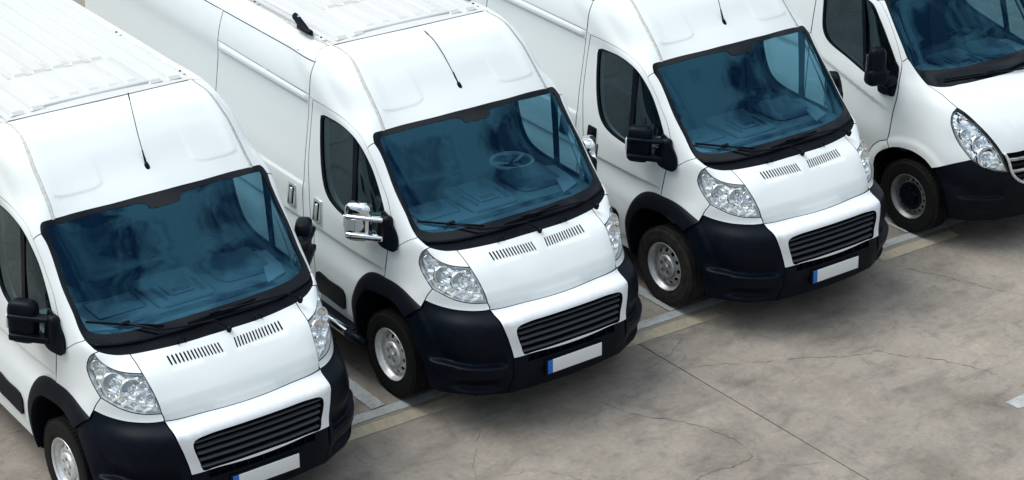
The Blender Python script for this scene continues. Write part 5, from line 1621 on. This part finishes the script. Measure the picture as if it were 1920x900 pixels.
for (x1, y1, x2, y2, m_) in ((-400, -400, -14.02, 400, M_CONC), (16.02, -400, 400, 400, M_CONC), (-14, -400, 16, -16.02, M_CONC), (-14, 18.02, 16, 400, M_CONC2)):
    o = mesh('slab', [(x1, y1, 0), (x2, y1, 0), (x2, y2, 0), (x1, y2, 0)], [(0, 1, 2, 3)], m_, ground, False)

rng = np.random.default_rng(5)
def line_strip(name, p0, p1, w_, mat, label, z=0.004):
    p0, p1 = np.array(p0), np.array(p1)
    L = np.linalg.norm(p1 - p0)
    n = max(2, int(L / 0.05))
    d = (p1 - p0) / L
    q = np.array([-d[1], d[0]])
    V, F = [], []
    for i in range(n + 1):
        c = p0 + (p1 - p0) * i / n
        a, b = rng.normal(0, 0.0022, 2)
        V += [(*(c + q * (w_ / 2 + a)), z), (*(c - q * (w_ / 2 + b)), z)]
    for i in range(n):
        F.append((2 * i, 2 * i + 1, 2 * i + 3, 2 * i + 2))
    o = mesh(name, V, F, mat, None, False)
    if o.data.polygons[0].normal.z < 0:
        o.data.flip_normals()
    tag(o, label, None, None, 'structure')
    return o
line_strip('parking_line', (-0.860, -4.4), (-0.545, 7.2), 0.105, M_LWHITE, 'worn white line across the fronts of the parking bays')
line_strip('parking_line', (-0.695, -4.4), (-0.5869, -0.6), 0.135, M_LYELLOW, 'worn yellow line in front of the two vans at the left')
line_strip('parking_line', (-0.5419, 0.98), (-0.5135, 1.98), 0.135, M_LYELLOW, 'short worn yellow line between the second and third vans')
line_strip('parking_line', (-0.4594, 3.88), (-0.4319, 4.85), 0.135, M_LYELLOW, 'short worn yellow line between the third van and the van at right')
line_strip('parking_line', (-7.0, -1.20), (-0.835, -1.205), 0.125, M_LWHITE, 'worn white divider line between the two vans at the left', 0.008)
line_strip('parking_line', (-7.0, 1.70), (-0.75, 1.715), 0.10, M_LWHITE, 'worn white divider line beside the third van from the left', 0.008)
line_strip('parking_line', (-7.0, 4.52), (-0.68, 4.52), 0.10, M_LWHITE, 'worn white divider line under the van at the right edge', 0.008)
o = mesh('paint_patch', [(1.875, 2.834, 0.004), (1.99, 2.843, 0.004), (2.01, 2.90, 0.004), (1.985, 2.935, 0.004), (1.96, 3.10, 0.004), (1.87, 3.06, 0.004)], [(0, 1, 2, 3, 4, 5)], M_LWHITE, ground, False)

def crack(pts, w_, seed):
    r = np.random.default_rng(seed)
    P = np.array(smooth_curve(pts, 0.035))
    n = len(P)
    jit = np.cumsum(r.normal(0, 0.006, (n, 2)), axis=0)
    jit -= np.linspace(0, 1, n)[:, None] * jit[-1]
    P = P + jit * 1.0 + r.normal(0, 0.007, (n, 2))
    T = np.gradient(P, axis=0)
    T /= np.linalg.norm(T, axis=1, keepdims=True)
    N = np.stack([-T[:, 1], T[:, 0]], 1)
    ww = w_ * 0.62 * (0.15 + r.random(n) * 1.0) * np.clip(np.minimum(np.arange(n), n - 1 - np.arange(n)) / 4, 0.2, 1)
    V = [(*q, 0.003) for q in P + N * ww[:, None] / 2] + [(*q, 0.003) for q in P - N * ww[:, None] / 2]
    gapn = r.random(n)
    F = [(i, n + i, n + i + 1, i + 1) for i in range(n - 1) if gapn[i // 3 * 3 % n] > 0.16]
    o = mesh('crack', V, F, M_CRACK, ground, False)
    if o.data.polygons[0].normal.z < 0:
        o.data.flip_normals()
crack([(-0.463, 1.554), (-0.378, 1.467), (-0.245, 1.264), (-0.171, 1.108), (-0.09, 0.726), (-0.038, 0.464), (-0.072, 0.171)], 0.008, 1)
crack([(-0.02, 0.10), (0.085, 0.255), (0.307, 0.337), (0.584, 0.528), (0.828, 0.634), (1.068, 0.712), (1.197, 0.70), (1.34, 0.621), (1.335, 0.386), (1.33, 0.13), (1.36, -0.4)], 0.010, 2)
crack([(1.34, 0.621), (1.417, 0.655), (1.567, 0.807), (1.705, 1.08)], 0.008, 3)
crack([(0.05, 1.16), (0.139, 1.312), (0.29, 1.576), (0.465, 1.997), (0.717, 2.409), (0.804, 2.627), (0.946, 2.724), (1.21, 2.937), (1.471, 3.085), (1.795, 3.151), (2.3, 3.3)], 0.010, 4)
crack([(-0.437, 3.907), (-0.232, 3.926), (0.038, 4.043), (0.391, 4.196), (0.678, 4.348), (1.2, 4.7)], 0.009, 5)
crack([(-0.157, -0.713), (-0.007, -0.897), (0.285, -1.119), (0.415, -1.18), (0.8, -1.3)], 0.009, 6)
crack([(0.103, 2.789), (0.051, 3.001), (-0.101, 3.125)], 0.008, 7)
crack([(-2.16, -3.686), (-2.141, -3.525), (-2.10, -3.2), (-2.05, -2.9)], 0.012, 8)
crack([(-2.069, -3.726), (-2.065, -3.496), (-2.0, -3.2)], 0.010, 9)
crack([(0.415, -1.18), (0.55, -0.75), (0.95, -0.45), (1.30, 0.20)], 0.006, 11)

# loose grit lying on the slab
rg = np.random.default_rng(21)
bm = bmesh.new()
for k in range(260):
    x, y = rg.uniform(-2.5, 4.0), rg.uniform(-4.5, 7.0)
    r_ = rg.uniform(0.0025, 0.008)
    V = [bm.verts.new((x + r_ * math.cos(a + k) * rg.uniform(.6, 1.2), y + r_ * math.sin(a + k) * rg.uniform(.6, 1.2), 0.001)) for a in (0, 1.3, 2.6, 3.9, 5.1)]
    top = bm.verts.new((x, y, r_ * rg.uniform(.5, 1.0)))
    for i in range(5):
        bm.faces.new((V[i], V[(i + 1) % 5], top))
o = from_bm('grit', bm, plain('grit_stone', (0.20, 0.185, 0.165), 0.9, nz=(3, 0.4, 1.9)), ground, smooth=False)
o['kind'] = 'stuff'
